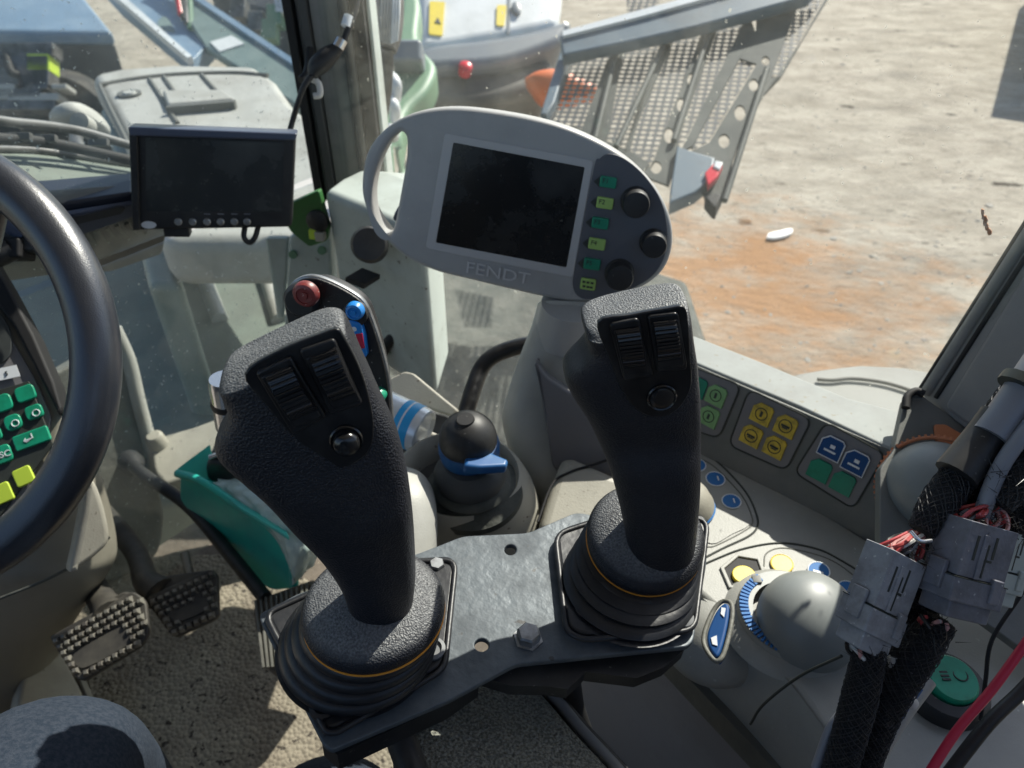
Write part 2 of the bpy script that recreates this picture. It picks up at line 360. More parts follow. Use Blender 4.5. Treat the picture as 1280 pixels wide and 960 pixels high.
def lathe(name,o,axis,prof,m,parent=None,n=48,sx=1.0,xdir=None,ang=40,arc=None):
    """turned part: prof = [(radius,height)...] round axis"""
    axis=axis.normalized(); a=(xdir-axis*xdir.dot(axis)).normalized() if xdir else axis.orthogonal().normalized(); b=axis.cross(a)
    bm=bmesh.new(); rings=[]
    for (r,h) in prof:
        if r<1e-6: rings.append([bm.verts.new(o+axis*h)])
        else: rings.append([bm.verts.new(o+axis*h+a*(math.cos(2*math.pi*k/n)*r*sx)+b*(math.sin(2*math.pi*k/n)*r)) for k in range(n)])
    for p,q in zip(rings,rings[1:]):
        for k in range(n):
            A=p[k%len(p)]; B=p[(k+1)%len(p)]; C=q[(k+1)%len(q)]; D=q[k%len(q)]
            f=[]; 
            for v in (A,B,C,D):
                if v not in f: f.append(v)
            if len(f)>2:
                try: bm.faces.new(f)
                except ValueError: pass
    return link(name,mesh(bm),m,parent,ang=ang)
def loft(name,sl,m,parent=None,n=40,seg=4,ex=3.,nrm=None,back=1.0,sub=True):
    """body through cross sections: (Lpoint, Rpoint, half depth, exponent) ; the section's depth runs along -nrm"""
    rows=[V((*a,*b,t,e)) for (a,b,t,e) in sl]
    # 8-component smoothing
    def crn(rows,seg):
        out=[]; N_=len(rows)
        for i in range(N_-1):
            b,c=rows[i],rows[i+1]; a=rows[i-1] if i else b*2-c; d=rows[i+2] if i+2<N_ else c*2-b
            for k in range(seg):
                t=k/seg; out.append(.5*((2*b)+(c-a)*t+(2*a-5*b+4*c-d)*t*t+(3*b-a-3*c+d)*t**3))
        out.append(rows[-1]); return out
    rows=crn(rows,seg)
    bm=bmesh.new(); rings=[]
    for q in rows:
        A=V(q[0:3]); B=V(q[3:6]); t=max(q[6],1e-4); e=max(q[7],2.)
        c=(A+B)/2; h=(B-A)/2; ring=[]
        hd=h.normalized(); dn=(nrm-hd*nrm.dot(hd)).normalized()
        for k in range(n):
            th=2*math.pi*k/n; cx,sx_=math.cos(th),math.sin(th)
            X=math.copysign(abs(cx)**(2/e),cx); Y=math.copysign(abs(sx_)**(2/e),sx_)
            ring.append(bm.verts.new(c+h*X+dn*(Y*t)))
        rings.append(ring)
    for a,b in zip(rings,rings[1:]):
        for k in range(n): bm.faces.new((a[k],a[(k+1)%n],b[(k+1)%n],b[k]))
    bm.faces.new(rings[0]); bm.faces.new(rings[-1])
    return link(name,mesh(bm),m,parent,ang=60)
def prismz(name,poly,m,parent=None,h=.1,bevel=0,top=None):
    """poly: world points of the top, extruded along -z by h"""
    bm=bmesh.new(); a=[bm.verts.new(p) for p in poly]; b=[bm.verts.new(p-V((0,0,h))) for p in poly]
    n=len(a); bm.faces.new(a); bm.faces.new(b[::-1])
    for k in range(n): bm.faces.new((a[k],a[(k+1)%n],b[(k+1)%n],b[k]))
    return link(name,mesh(bm),m,parent,bevel=bevel)
def box(name,c,ax,ay,az,m,parent=None,bevel=0):
    """box with half-axis vectors"""
    bm=bmesh.new(); v=[bm.verts.new(c+ax*i+ay*j+az*k) for i in (-1,1) for j in (-1,1) for k in (-1,1)]
    for f in ((0,1,3,2),(4,6,7,5),(0,4,5,1),(2,3,7,6),(0,2,6,4),(1,5,7,3)): bm.faces.new([v[i] for i in f])
    return link(name,mesh(bm),m,parent,bevel=bevel)
def ball(name,c,r,m,parent=None,axis=V((0,0,1)),sq=1.,n=32,lo=-90):
    prof=[(r*math.cos(math.radians(a)),r*sq*math.sin(math.radians(a))) for a in range(lo,91,6)]
    return lathe(name,c,axis,prof,m,parent,n=n)
Z=V((0,0,1)); FWD=V((-.777,-(-.63),0)); RGT=V((.63,.777,0))   # the tractor's forward and right
FWD=V((-.777,.63,0))
# ================================================================== SETTING
bm=bmesh.new(); s=150; gv=[bm.verts.new((x,y,0)) for x,y in ((-s,-s),(s,-s),(s,s),(-s,s))]; bm.faces.new(gv)
g=link('ground',mesh(bm),M_ground,smooth=False); tag(g,kind='structure',label='pale stony dirt yard with a rust coloured patch')
# ================================================================== CAB
cab=thing('tractor_cab',V((0,.3,CZ-1.05)),'grey tractor cab shell with pillars, roof and dusty windows around the controls','tractor cab')
FLZ=-1.0
A0=V((-.27,1.05,CZ))
def cabpt(f,r,z): return V((-.27,1.05,CZ+z))+FWD*f+RGT*r
# floor plate
prismz('floor_plate',[cabpt(.12,.05,FLZ),cabpt(-1.5,.05,FLZ),cabpt(-1.5,-1.35,FLZ),cabpt(.12,-1.35,FLZ)],M_mat2,cab,h=.04)
# roof
prismz('roof',[cabpt(.22,.12,.72),cabpt(-1.55,.12,.72),cabpt(-1.55,-1.5,.72),cabpt(.22,-1.5,.72)],M_liner,cab,h=.12,bevel=.03)
# A pillar: vertical profiles side by side
def vbar(name,xa,xb,yy,dy,m,z0=-.62,z1=.62,d=.99,par=None):
    a=P(xa,60,d); b=P(xb,60,d); a=V((a.x,yy,CZ)); b=V((b.x,yy,CZ)); n=V((0,1,0))
    return prismz(name,[a+V((0,0,z1)),b+V((0,0,z1)),b+n*dy+V((0,0,z1)),a+n*dy+V((0,0,z1))],m,par or cab,h=z1-z0,bevel=.002)
vbar('window_seal',368,379,1.03,.05,M_pilseal,z0=-.47)
vbar('front_pillar',379.5,386,1.045,.06,M_pillar,z0=-.47)
vbar('pillar_trim',386.5,397,1.03,.05,M_pildark,z0=-.47)
vbar('front_pillar',397.5,433,1.04,.07,M_pillar,z0=-.47)
vbar('pillar_trim',433.5,446,1.03,.06,M_pildark,z0=-.5)
vbar('window_seal',446.5,463,1.035,.06,M_pilseal,z0=-.5)
vbar('window_seal',464,469,1.05,.05,M_house,z0=-.5)
# rear wall, left door frame and seat behind the camera
prismz('rear_wall',[cabpt(-1.50,.05,-.05),cabpt(-1.55,.05,-.05),cabpt(-1.55,-1.45,-.05),cabpt(-1.50,-1.45,-.05)],M_liner,cab,h=.95)
prismz('left_door',[cabpt(.1,-1.40,-.25),cabpt(.1,-1.45,-.25),cabpt(-1.5,-1.45,-.25),cabpt(-1.5,-1.40,-.25)],M_pildark,cab,h=.75)
prismz('rear_pillar',[cabpt(-1.42,.06,.6),cabpt(-1.52,.06,.6),cabpt(-1.52,-.08,.6),cabpt(-1.42,-.08,.6)],M_pildark,cab,h=1.6)
prismz('rear_pillar',[cabpt(-1.42,-1.36,.6),cabpt(-1.52,-1.36,.6),cabpt(-1.52,-1.45,.6),cabpt(-1.42,-1.45,.6)],M_pildark,cab,h=1.6)
seat=thing('driver_seat',V((-.2,-.45,CZ-1)),'black driver seat behind the controls, mostly out of view','seat')
bs=V((-.14,-.34,CZ-.72)); fdir=V((-.1,1,0)).normalized(); sdir=V((1,.1,0)).normalized()
box('seat_cushion',bs-fdir*.02,sdir*.25,fdir*.22,Z*.06,M_cloth,seat,bevel=.03)
box('backrest',bs-fdir*.30+Z*.36,sdir*.24,fdir*.05+Z*-.006,Z*.38,M_cloth,seat,bevel=.03)
lathe('seat_base',bs-Z*.27,Z,[(0,0),(.14,0),(.12,.12),(.10,.22),(0,.22)],M_black,seat)
# base of the pillar
pb=PL((340,300,1.06),(410,300,1.05),(380,380,1.12))
sheet('pillar_base',pb,rnd([(362,295),(404,285),(412,300),(420,470),(352,470),(358,360)],6),M_house,cab,thick=.03,bevel=.004)
sheet('pillar_base',pb,rnd([(330,300),(358,300),(352,400),(345,400)],3),M_house,cab,thick=.01,lift=-.005,bevel=.002)
for (x,y) in ((367,317),(403,312)): lathe('pillar_bolt',pb.hit(x,y),pb.n,[(0.006,0),(.006,.005),(0,.005)],M_exgreen,cab,n=12)
# green bracket + little connector
bk=PL((360,270,1.0),(410,270,.99),(385,305,1.02))
br=sheet('pillar_bracket',bk,rnd([(345,262),(398,238),(404,262),(411,285),(408,302),(386,309),(364,291)],4),M_green,cab,thick=.012,bevel=.002)
lathe('rubber_plug',bk.hit(398,275),bk.n,[(.015,0),(.015,.006),(.011,.009),(0,.009)],M_black,cab,n=24)
sheet('cable_plug',bk,rnd([(388,284),(398,283),(399,297),(389,296)],2),M_keyly,cab,thick=.01,lift=.008,bevel=.001)
sheet('cable_plug',bk,rnd([(396,286),(408,288),(409,298),(398,298)],2),M_cream,cab,thick=.01,lift=.011,bevel=.001)
# windows
def quad(name,pts,m,par,th=.004):
    n=(pts[1]-pts[0]).cross(pts[2]-pts[0]).normalized()
    bm=bmesh.new(); a=[bm.verts.new(p+n*th/2) for p in pts]; b=[bm.verts.new(p-n*th/2) for p in pts]; k=len(a)
    bm.faces.new(a); bm.faces.new(b[::-1])
    for i in range(k): bm.faces.new((a[i],a[(i+1)%k],b[(i+1)%k],b[i]))
    return link(name,mesh(bm),m,par,smooth=False)
ga=V((-.25,1.045,0)); gb=ga+V((.777,-.63,0))*.90
quad('side_window',[ga+V((0,0,CZ-.95)),gb+V((0,0,CZ-.95)),gb+V((0,0,CZ+.6)),ga+V((0,0,CZ+.6))],M_gwin,cab)
wa=V((-.285,1.05,0)); wb=wa-RGT*1.1
quad('windshield',[wa+V((0,0,CZ-.43)),wb+V((0,0,CZ-.43)),wb+V((0,0,CZ+.6)),wa+V((0,0,CZ+.6))],M_gfront,cab)
quad('lower_window',[wa+V((0,0,CZ-.95)),wa-RGT*.75+V((0,0,CZ-.95)),wa-RGT*.75+V((0,0,CZ-.44)),wa+V((0,0,CZ-.44))],M_gfront,cab)
gpl_=PL(ga+Z*CZ,gb+Z*CZ,ga+Z*(CZ+.3))
for i_,(x,y) in enumerate(((1229,264),(1230,270),(1232,277),(1235,283),(1233,273),(1238,288))): sheet('glass_residue',gpl_,[(x+random.uniform(2,4.5)*math.cos(a)*.8,y+random.uniform(3,6)*math.sin(a)) for a in [k*.7 for k in range(9)]],M_residue,cab,thick=.0015,lift=.003)
# right hand side pillar with its recessed panel
rp=PL((1152,492,.68),(1284,288,.585),(1285,596,.60))
sheet('side_pillar',rp,[(1150,492),(1157,500),(1300,603),(1500,640),(1600,100),(1405,88),(1390,110)],M_lpillar,cab,thick=.03,bevel=.002)
sheet('pillar_panel',rp,rnd([(1198,520),(1183,508),(1300,315),(1420,120),(1600,150),(1450,640),(1300,588)],8),M_lpillar,cab,thick=.012,lift=.0035,bevel=.003)
tube('window_seal',[rp.hit(1149,492)+rp.n*.001,rp.hit(1281,284)+rp.n*.001,rp.hit(1392,108)+rp.n*.001],.0028,M_pilseal,cab,sm=False)
tube('pillar_trim',[rp.hit(1157,491)+rp.n*.0,rp.hit(1292,281)+rp.n*.0,rp.hit(1400,110)+rp.n*.0],.0052,M_lpillar2,cab,sm=False)
tube('window_seal',[rp.hit(1170,497),rp.hit(1303,289),rp.hit(1415,112)],.0022,M_pilseal,cab,sm=False)
# gaskets
tube('rubber_gasket',[P(520,330,.98),P(520,365,1.0),P(505,405,1.03),P(478,440,1.05),P(470,480,1.08)],.0085,M_pilseal,cab)
tube('gasket_edge',[P(529,335,.985),P(529,368,1.005),P(515,405,1.035),P(490,440,1.06)],.006,M_exgreen,cab)
# dashboard edge, footwell panels
dp=PL((165,235,.865),(0,245,.785),(100,300,.90))
prismz('dash_shelf',[H(-160,238,-.335),H(60,224,-.345),H(166,215,-.352),H(166,240,-.352),H(100,250,-.350),H(-160,285,-.335)],M_dash,cab,h=.012,bevel=.004)
sheet('dash_trim',dp,rnd([(72,250),(160,236),(166,236),(166,250),(162,251),(150,256),(92,276),(76,268)],3),M_dashblue,cab,thick=.006,lift=.022,bevel=.001)
sheet('dash_slot',dp,rnd([(55,256),(140,236),(149,238),(143,246),(90,258),(60,268)],3),M_dash,cab,thick=.003,lift=.0255,bevel=.0006)
sheet('dash_lower',dp,[(-160,300),(-160,262),(60,248),(168,240),(190,238),(190,278),(168,282),(110,298),(0,330)],M_strip,cab,thick=.02,lift=.008,bevel=.002)
for k in range(6):
    x=112+k*12.5; y=292-k*2.6
    sheet('vent_slat',dp,[(x-10,y-12),(x-6,y-14),(x+5,y+1),(x+1,y+3)],M_dashgrey,cab,thick=.003,lift=.014)
dg=PL((110,300,.95),(205,290,.99),(150,340,1.03))
sheet('dash_panel',dg,rnd([(-40,330),(110,297),(168,281),(210,283),(203,318),(140,340),(60,345),(-40,360)],4),M_dashgrey,cab,thick=.02,bevel=.003)
fw=PL((150,440,1.16),(190,600,1.22),(60,600,1.1))
sheet('footwell_panel',fw,cr([(-80,520),(60,470),(128,432),(150,440),(163,480),(180,545),(196,600),(205,650),(190,700),(120,730),(-80,760)],5,True),M_foot,cab,thick=.03,bevel=.004)
tube('footwell_edge',[fw.hit(*p)+fw.n*.008 for p in ((140,410),(158,450),(170,500),(186,560),(198,610))],.011,M_col,cab)
fp=PL((190,560,1.2),(290,515,1.25),(250,600,1.15))
sheet('sill_panel',fp,rnd([(186,548),(240,534),(300,512),(470,470),(480,520),(300,575),(205,606),(192,590)],6),M_cream,cab,thick=.03,bevel=.006)
lathe('sill_clip',fp.hit(198,556),fp.n,[(.016,0),(.014,.02),(.01,.024),(0,.024)],M_cream,cab,n=20)
lathe('cable_grommet',fw.hit(163,578),fw.n,[(.020,0),(.020,.014),(.014,.018),(0,.018)],M_pilseal,cab,n=6)
# left sill strip by the floor
ls=PL((60,800,1.02),(150,955,.93),(100,955,.9))
sheet('floor_sill',ls,cr([(50,780),(70,800),(92,840),(112,880),(135,930),(143,952),(132,985),(60,990),(20,900)],5,True),M_cream,cab,thick=.03,bevel=.006)
sheet('door_channel',ls,[(88,845),(97,842),(152,965),(140,990)],M_pilseal,cab,thick=.02,lift=-.012)
sheet('door_channel',ls,[(101,850),(108,848),(163,965),(150,990)],M_pilseal,cab,thick=.03,lift=-.004)
sheet('door_rail',ls,[(96,842),(102,840),(158,965),(149,975)],M_dkcream,cab,thick=.03,lift=.002,bevel=.001)
# dark recess under the console between seat and door
# ================================================================== floor mat
fm=thing('floor_mat',H(260,860,FLZ+.012),'brown dimpled rubber floor mat, dirty and partly sunlit, under the pedals','floor mat')
prismz('mat_sheet',[H(x,y,FLZ+.014) for x,y in ((110,855),(60,700),(330,690),(440,760),(760,1000),(560,1150),(120,1200))],M_mat,fm,h=.012,bevel=.003)
# ================================================================== steering wheel
sw=thing('steering_wheel',P(-156,455,.60),'black leather textured steering wheel curving in at the left edge','steering wheel')
C0=P(-157,456,.585); wu=RT; wv=UP; R0=.1745
ring=[C0+wu*(math.cos(a)*R0)+wv*(math.sin(a)*R0) for a in [2*math.pi*k/72 for k in range(73)]]
def torus(name,C,a,b,R,r,m,par,N1=96,n=24):
    bm=bmesh.new(); ax=a.cross(b); rr=[]
    for i in range(N1):
        t=2*math.pi*i/N1; dd=a*math.cos(t)+b*math.sin(t)
        rr.append([bm.verts.new(C+dd*(R+r*math.cos(2*math.pi*k/n))+ax*(r*math.sin(2*math.pi*k/n))) for k in range(n)])
    for i in range(N1):
        p,q=rr[i],rr[(i+1)%N1]
        for k in range(n): bm.faces.new((p[k],p[(k+1)%n],q[(k+1)%n],q[k]))
    return link(name,mesh(bm),m,par,ang=60)
torus('rim',C0,wu,wv,R0,.0185,M_rim,sw)
for an in (55,-60,180):
    a=math.radians(an); dd=wu*math.cos(a)+wv*math.sin(a)
    tube('spoke',[C0+FW*.035,C0+dd*.09+FW*.03,C0+dd*(R0-.006)],[.024,.016,.011],M_rim,sw)
lathe('hub',C0+FW*.045,-FW,[(0,-.01),(.055,-.01),(.055,.015),(.045,.026),(0,.03)],M_rim,sw)
# stalk seen through the wheel
st=thing('column_stalk',P(-60,330,.72),'black control stalk behind the steering wheel rim','control stalk')
tube('stalk_arm',[P(-120,330,.70),P(-20,322,.72),P(12,310,.73)],[.012,.012,.013],M_black,st)
box('stalk_grip',P(35,302,.74),RT*.030,UP*.012,FW*.012,M_black,st,bevel=.004)
box('stalk_tip',P(20,312,.735),RT*.012,UP*.010,FW*.014,M_pilseal,st,bevel=.003)
tube('stalk_arm',[P(-40,240,.70),P(0,262,.72),P(34,290,.735)],[.018,.016,.012],M_dashblue,st)
# ================================================================== steering column + keypad
sc=thing('steering_column',H(40,880,FLZ+.01),'beige steering column shroud rising from the floor below the wheel','steering column')
e=[(92,560,.84),(114,600,.85),(128,648,.87),(135,688,.885),(131,712,.89),(108,748,.91),(82,785,.93),(66,815,.95),(60,850,.97),(60,900,.99)]
sl=[(P(-200,y-30,d+.02),P(x,y,d+.03),.085,2.6) for x,y,d in e]
loft('column_shroud',sl,M_dkcream,sc,nrm=-FW,seg=5)
cp_=PL((0,500,.74),(60,560,.74),(0,640,.72))
tube('shroud_seam',[P(136,672,.882),P(118,690,.845),P(90,708,.815),P(50,728,.795),P(0,748,.79)],.0016,M_mud,sc)
sheet('shroud_collar',PL((100,600,.8),(128,650,.82),(60,660,.78)),cr([(104,600),(116,604),(128,640),(132,672),(118,690),(96,706),(84,712),(90,680),(98,640)],5,True),M_cream,sc,thick=.02,lift=.012,bevel=.006)
ip=thing('keypad_panel',P(20,540,.74),'grey instrument panel with green rubber keys behind the steering wheel','control panel')
sheet('panel_frame',cp_,rnd([(-150,330),(-30,345),(20,412),(50,462),(78,520),(66,560),(30,640),(-150,720)],8),M_dkcream,ip,thick=.03,bevel=.004,lift=-.004)
sheet('panel_face',cp_,rnd([(-150,345),(-30,362),(12,420),(42,470),(64,520),(56,560),(20,640),(-150,700)],6),M_field,ip,thick=.004,lift=.0005,bevel=.001)
sheet('panel_surround',cp_,rnd([(-150,250),(-20,305),(10,355),(45,420),(70,478),(80,512),(76,520),(20,410),(-30,343),(-150,328)],4),M_pilseal,ip,thick=.03,lift=.006,bevel=.003)
sheet('gauge_glass',cp_,cr([(-60,380),(-10,385),(10,405),(16,432),(8,452),(-20,460),(-70,450)],5,True),M_screen2,ip,thick=.003,lift=.003,bevel=.0008)
sheet('keypad_plate',cp_,rnd([(-60,506),(38,477),(68,556),(0,648),(-60,670)],2),M_ink,ip,thick=.003,lift=.0035,bevel=.0005)
sheet('sticker',cp_,[(-20,466),(22,457),(27,471),(-18,481)],M_white,ip,thick=.0006,lift=.0035)
text('sticker_text','5',cp_,(10,468),(20,466),.0045,M_ink,ip,lift=.0042)
def key(par,pl,pts,m,nm='key',lift=.006,th=.004,r=3,bv=.001): return sheet(nm,pl,rnd(pts,r),m,par,thick=th,lift=lift,bevel=bv)
def qd(cx,cy,w,h,an):
    a=math.radians(an); ux,uy=math.cos(a),math.sin(a); out=[]
    for i,j in ((-1,-1),(1,-1),(1,1),(-1,1)): out.append((cx+ux*w/2*i-uy*h/2*j*1.0,cy+uy*w/2*i+ux*h/2*j))
    return out
for (x,y,w,h,m,r) in ((34,493,25,19,M_keyg2,6),(6,505,24,21,M_keyg2,8),(19,529,22,19,M_keyg2,8),(45,516,22,17,M_keyg2,6),(-2,543,14,16,M_keyg2,6),(42,549,46,19,M_keyg2,3),(5,569,26,22,M_keyg2,7),(32,596,24,22,M_keyly,4),(6,617,24,24,M_keyly,4)):
    k=key(ip,cp_,qd(x,y,w,h,-20 if m is M_keyg2 else -24),m,r=r)
text('key_mark','ESC',cp_,(7,569),(17,566),.006,M_white,ip,lift=.0066)
text('key_mark','\u21b5',cp_,(38,549),(48,545),.007,M_white,ip,lift=.0066)
for c_ in ((19,529),(45,516)):
    o_=cp_.off(.0066); q=o_.hit(*c_)
    torus('key_mark',q,cp_.u,cp_.v,.0032,.0005,M_white,ip,N1=24,n=6)
# ================================================================== pedals
def pedal(label,corners,inner,d3,arm,nx,ny,abd):
    pl=PL(*d3); c=pl.hit(sum(p[0] for p in corners)/len(corners),sum(p[1] for p in corners)/len(corners))
    t=thing('brake_pedal',c,label,'pedal','brake pedals hanging over the floor')
    sheet('pedal_plate',pl,rnd(corners,7),M_pedal,t,thick=.008,bevel=.002)
    # studs
    cs=[pl.hit(*p) for p in corners]; bm=bmesh.new()
    import itertools
    def inside(p,poly):
        k=False; n=len(poly)
        for i in range(n):
            a,b=poly[i],poly[i-1]
            if (a[1]>p[1])!=(b[1]>p[1]) and p[0]<(b[0]-a[0])*(p[1]-a[1])/(b[1]-a[1])+a[0]: k=not k
        return k
    A,B,D=[V(q) for q in abd]
    for i in range(-2,nx+3):
        for j in range(-2,ny+3):
            p=A+(B-A)*((i+.55+(.0))/nx)+(D-A)*((j+.6)/ny)
            if inside(p,[(A_[0]+(sum(c_[0] for c_ in corners)/len(corners)-A_[0])*.07,A_[1]+(sum(c_[1] for c_ in corners)/len(corners)-A_[1])*.07) for A_ in corners]) and not inside(p,inner):
                q=pl.hit(p.x,p.y); s_=.0042
                b=[bm.verts.new(q+pl.u*(s_*x)+pl.v*(s_*y)) for x,y in ((-1,-1),(1,-1),(1,1),(-1,1))]
                u_=[bm.verts.new(q+pl.n*.006+pl.u*(s_*.45*x)+pl.v*(s_*.45*y)) for x,y in ((-1,-1),(1,-1),(1,1),(-1,1))]
                bm.faces.new(u_)
                for k in range(4): bm.faces.new((b[k],b[(k+1)%4],u_[(k+1)%4],u_[k]))
    link('grip_studs',mesh(bm),M_stud,t,smooth=False)
    sheet('pedal_insert',pl,cr(inner,4,True),M_pedal,t,thick=.003,lift=.0025,bevel=.0008)
    tube('pedal_arm',[P(*a) for a in arm[0]],arm[1],M_pedal,t,n=16)
    return t,pl
t1,pl1=pedal('left brake pedal, wide studded pad close to the beige column',[(65,803),(62,795),(165,738),(182,750),(186,790),(178,806),(103,852),(92,845)],[(93,818),(150,785),(165,792),(163,805),(120,830),(100,835)],((70,800,.88),(180,760,.90),(100,850,.86)),
  (((100,700,1.02),(118,735,.97),(132,758,.93),(140,772,.905)),[.02,.016,.018,.022]),12,7,((64,800),(172,738),(97,852)))
t2,pl2=pedal('right brake pedal, smaller studded pad nearest the teal tray',[(183,752),(184,745),(262,711),(272,716),(274,768),(268,774),(220,796),(212,792)],[(213,765),(250,745),(260,750),(259,763),(225,778),(216,776)],((184,750,.93),(272,720,.95),(220,795,.91)),
  (((120,630,1.12),(150,665,1.06),(172,695,1.01),(182,725,.965),(200,742,.95)),[.014,.014,.014,.016,.022]),9,6,((184,750),(266,712),(216,796)))
sheet('pedal_heel',pl2,rnd([(186,742),(182,720),(215,714),(262,708),(268,718)],5),M_pedal,t2,thick=.012,lift=-.012,bevel=.003)
tube('pedal_spring',[P(238,722,.98),P(231,692,1.0)],.006,M_stud,t2,sm=False)
sheet('pedal_heel',pl1,rnd([(100,792),(115,755),(150,735),(176,745),(170,760)],6),M_pedal,t1,thick=.012,lift=-.012,bevel=.003)
ap=PL((316,760,.95),(400,735,.97),(330,860,.88))
acc=thing('throttle_pedal',ap.hit(340,780),'brown ribbed throttle pedal half hidden behind the left joystick base','pedal')
sheet('pedal_plate',ap,rnd([(316,762),(322,748),(395,722),(420,800),(400,850),(345,842),(326,825)],8),M_mat2,acc,thick=.02,bevel=.004)
bm=bmesh.new()
for k in range(16):
    a=ap.hit(320+k*6.4,752-k*2.1)+ap.n*.001; b=ap.hit(330+k*5.6,836-k*.4)+ap.n*.001
    w=ap.u*.0022; h=ap.n*.0035
    v=[bm.verts.new(q) for q in (a-w,a+w,b+w,b-w,a-w*.5+h,a+w*.5+h,b+w*.5+h,b-w*.5+h)]
    for f in ((4,5,6,7),(0,1,5,4),(1,2,6,5),(2,3,7,6),(3,0,4,7)): bm.faces.new([v[i] for i in f])
link('pedal_ribs',mesh(bm),M_foot,acc,smooth=False)
# rod lever across the floor
rd=thing('control_rod',P(163,576,1.16),'long black rod running from the footwell wall down to the throttle pedal','rod')
tube('rod_shaft',[P(160,574,1.16),P(178,592,1.12),P(235,632,1.08),P(285,690,1.02),P(332,748,.96)],.0095,M_black,rd)
lathe('rod_collar',P(163,577,1.155),P(178,592,1.12)-P(160,574,1.16),[(.016,-.01),(.018,.01),(.012,.02),(0.01,.03)],M_pilseal,rd,n=20)
# ================================================================== teal tray and bag
tp=PL((225,585,1.04),(400,690,.93),(380,740,.98))
tt=thing('teal_tray',P(300,690,.99),'teal plastic tray standing on edge beside the pedals','tray')
sheet('tray_side',tp,rnd([(226,588),(250,600),(363,680),(369,735),(340,738),(300,712),(225,625)],8),M_teal,tt,thick=.006,bevel=.001)
rimp=[(225,590),(255,600),(300,630),(345,658),(362,678),(368,700),(371,728)]
tube('tray_rim',[tp.hit(*p)+tp.n*.004 for p in rimp],.0058,M_teal,tt)
rp2=PL((222,586,1.04),(258,560,1.06),(245,604,1.035))
sheet('tray_end',rp2,[(222,586),(236,575),(262,556),(268,580),(258,604),(245,602)],M_teal,tt,thick=.005)
tf=PL((260,600,1.035),(360,655,.955),(400,650,1.0))
sheet('tray_lip',tf,[(250,594),(266,596),(318,622),(352,648),(362,672),(350,664),(300,634)],M_teal,tt,thick=.004,bevel=.001)
bg=thing('plastic_bag',P(370,670,.98),'crumpled clear plastic bag spilling over the teal tray','bag')
bgs=[(P(262,606,1.02),P(272,602,1.04),.01,2),(P(285,618,1.0),P(305,606,1.03),.02,2),(P(318,642,.97),P(350,624,1.0),.03,2),(P(345,672,.95),P(385,640,.98),.035,2.2),(P(364,712,.95),P(402,672,.97),.03,2.2),(P(366,731,.96),P(392,706,.97),.012,2)]
bgo=loft('bag_body',bgs,M_bag,bg,nrm=-FW,seg=5)
for v in bgo.data.vertices: v.co+=V((random.uniform(-1,1),random.uniform(-1,1),random.uniform(-1,1)))*.0016
# black box behind it
bb=thing('tool_box',P(300,590,1.05),'black box with a chrome edge behind the left joystick grip','box')
bxp=PL((258,580,1.03),(340,600,1.0),(260,620,1.05))
sheet('box_side',bxp,rnd([(255,582),(262,575),(340,590),(470,640),(470,690),(330,628),(258,600)],5),M_black,bb,thick=.06,bevel=.006)
prismz('box_lid',[P(258,578,1.03),P(300,590,1.015),P(400,615,.99),P(400,560,1.12),P(270,550,1.15)],M_pildark,bb,h=.008,bevel=.002)
tube('box_latch',[P(262,572,1.03),P(285,566,1.03),P(296,574,1.02)],.004,M_chrome,bb)
tube('box_latch',[P(270,562,1.04),P(292,558,1.04)],.0035,M_cream,bb,sm=False)
# chrome cap left of the stick
cc=thing('chrome_tin',P(279,480,.62),'shiny metal tin peeking out left of the left joystick','tin')
lathe('tin_body',P(284,500,.66),Z+RT*.1,[(0,-.03),(.014,-.03),(.0135,.018),(.012,.024),(0,.024)],M_chrome,cc)
lathe('tin_ring',P(284,500,.66),Z+RT*.1,[(.0143,-.006),(.0147,-.003),(.0143,0)],M_black,cc)
# ================================================================== JOYSTICKS
UPV=V((0,0,1))
def rocker(par,pl,hq,wq,ribs=(1,)):
    sheet('switch_housing',pl,rnd(hq,6),M_gloss,par,thick=.005,lift=.0042,bevel=.0012)
    sheet('switch_frame',pl,rnd([(w[0]+(w[0]-sum(a[0] for a in wq)/4)*.16,w[1]+(w[1]-sum(a[1] for a in wq)/4)*.12) for w in wq],4),M_gloss,par,thick=.003,lift=.0052,bevel=.0007)
    q=pl.off(.004); TL,TR,BR,BL=[q.hit(*p) for p in wq]; N=90; bm=bmesh.new(); L_,R_=[],[]
    for k in range(N+1):
        v=k/N; a=TL.lerp(BL,v); b=TR.lerp(BR,v)
        h=.0052*math.sin(math.pi*v)**.6
        ph=(v*12)%1
        if v<.93: h+=.0011*max(0,min(1,(ph-.0)*6,(.62-ph)*6))*(1 if v<.6 else .5)
        n=pl.n
        L_.append((bm.verts.new(a+n*h),bm.verts.new(a-n*.002))); R_.append((bm.verts.new(b+n*h),bm.verts.new(b-n*.002)))
    for k in range(N):
        bm.faces.new((L_[k][0],R_[k][0],R_[k+1][0],L_[k+1][0]))
        bm.faces.new((L_[k][0],L_[k+1][0],L_[k+1][1],L_[k][1])); bm.faces.new((R_[k][0],R_[k][1],R_[k+1][1],R_[k+1][0]))
    link('thumb_wheel',mesh(bm),M_wheel,par,ang=25)
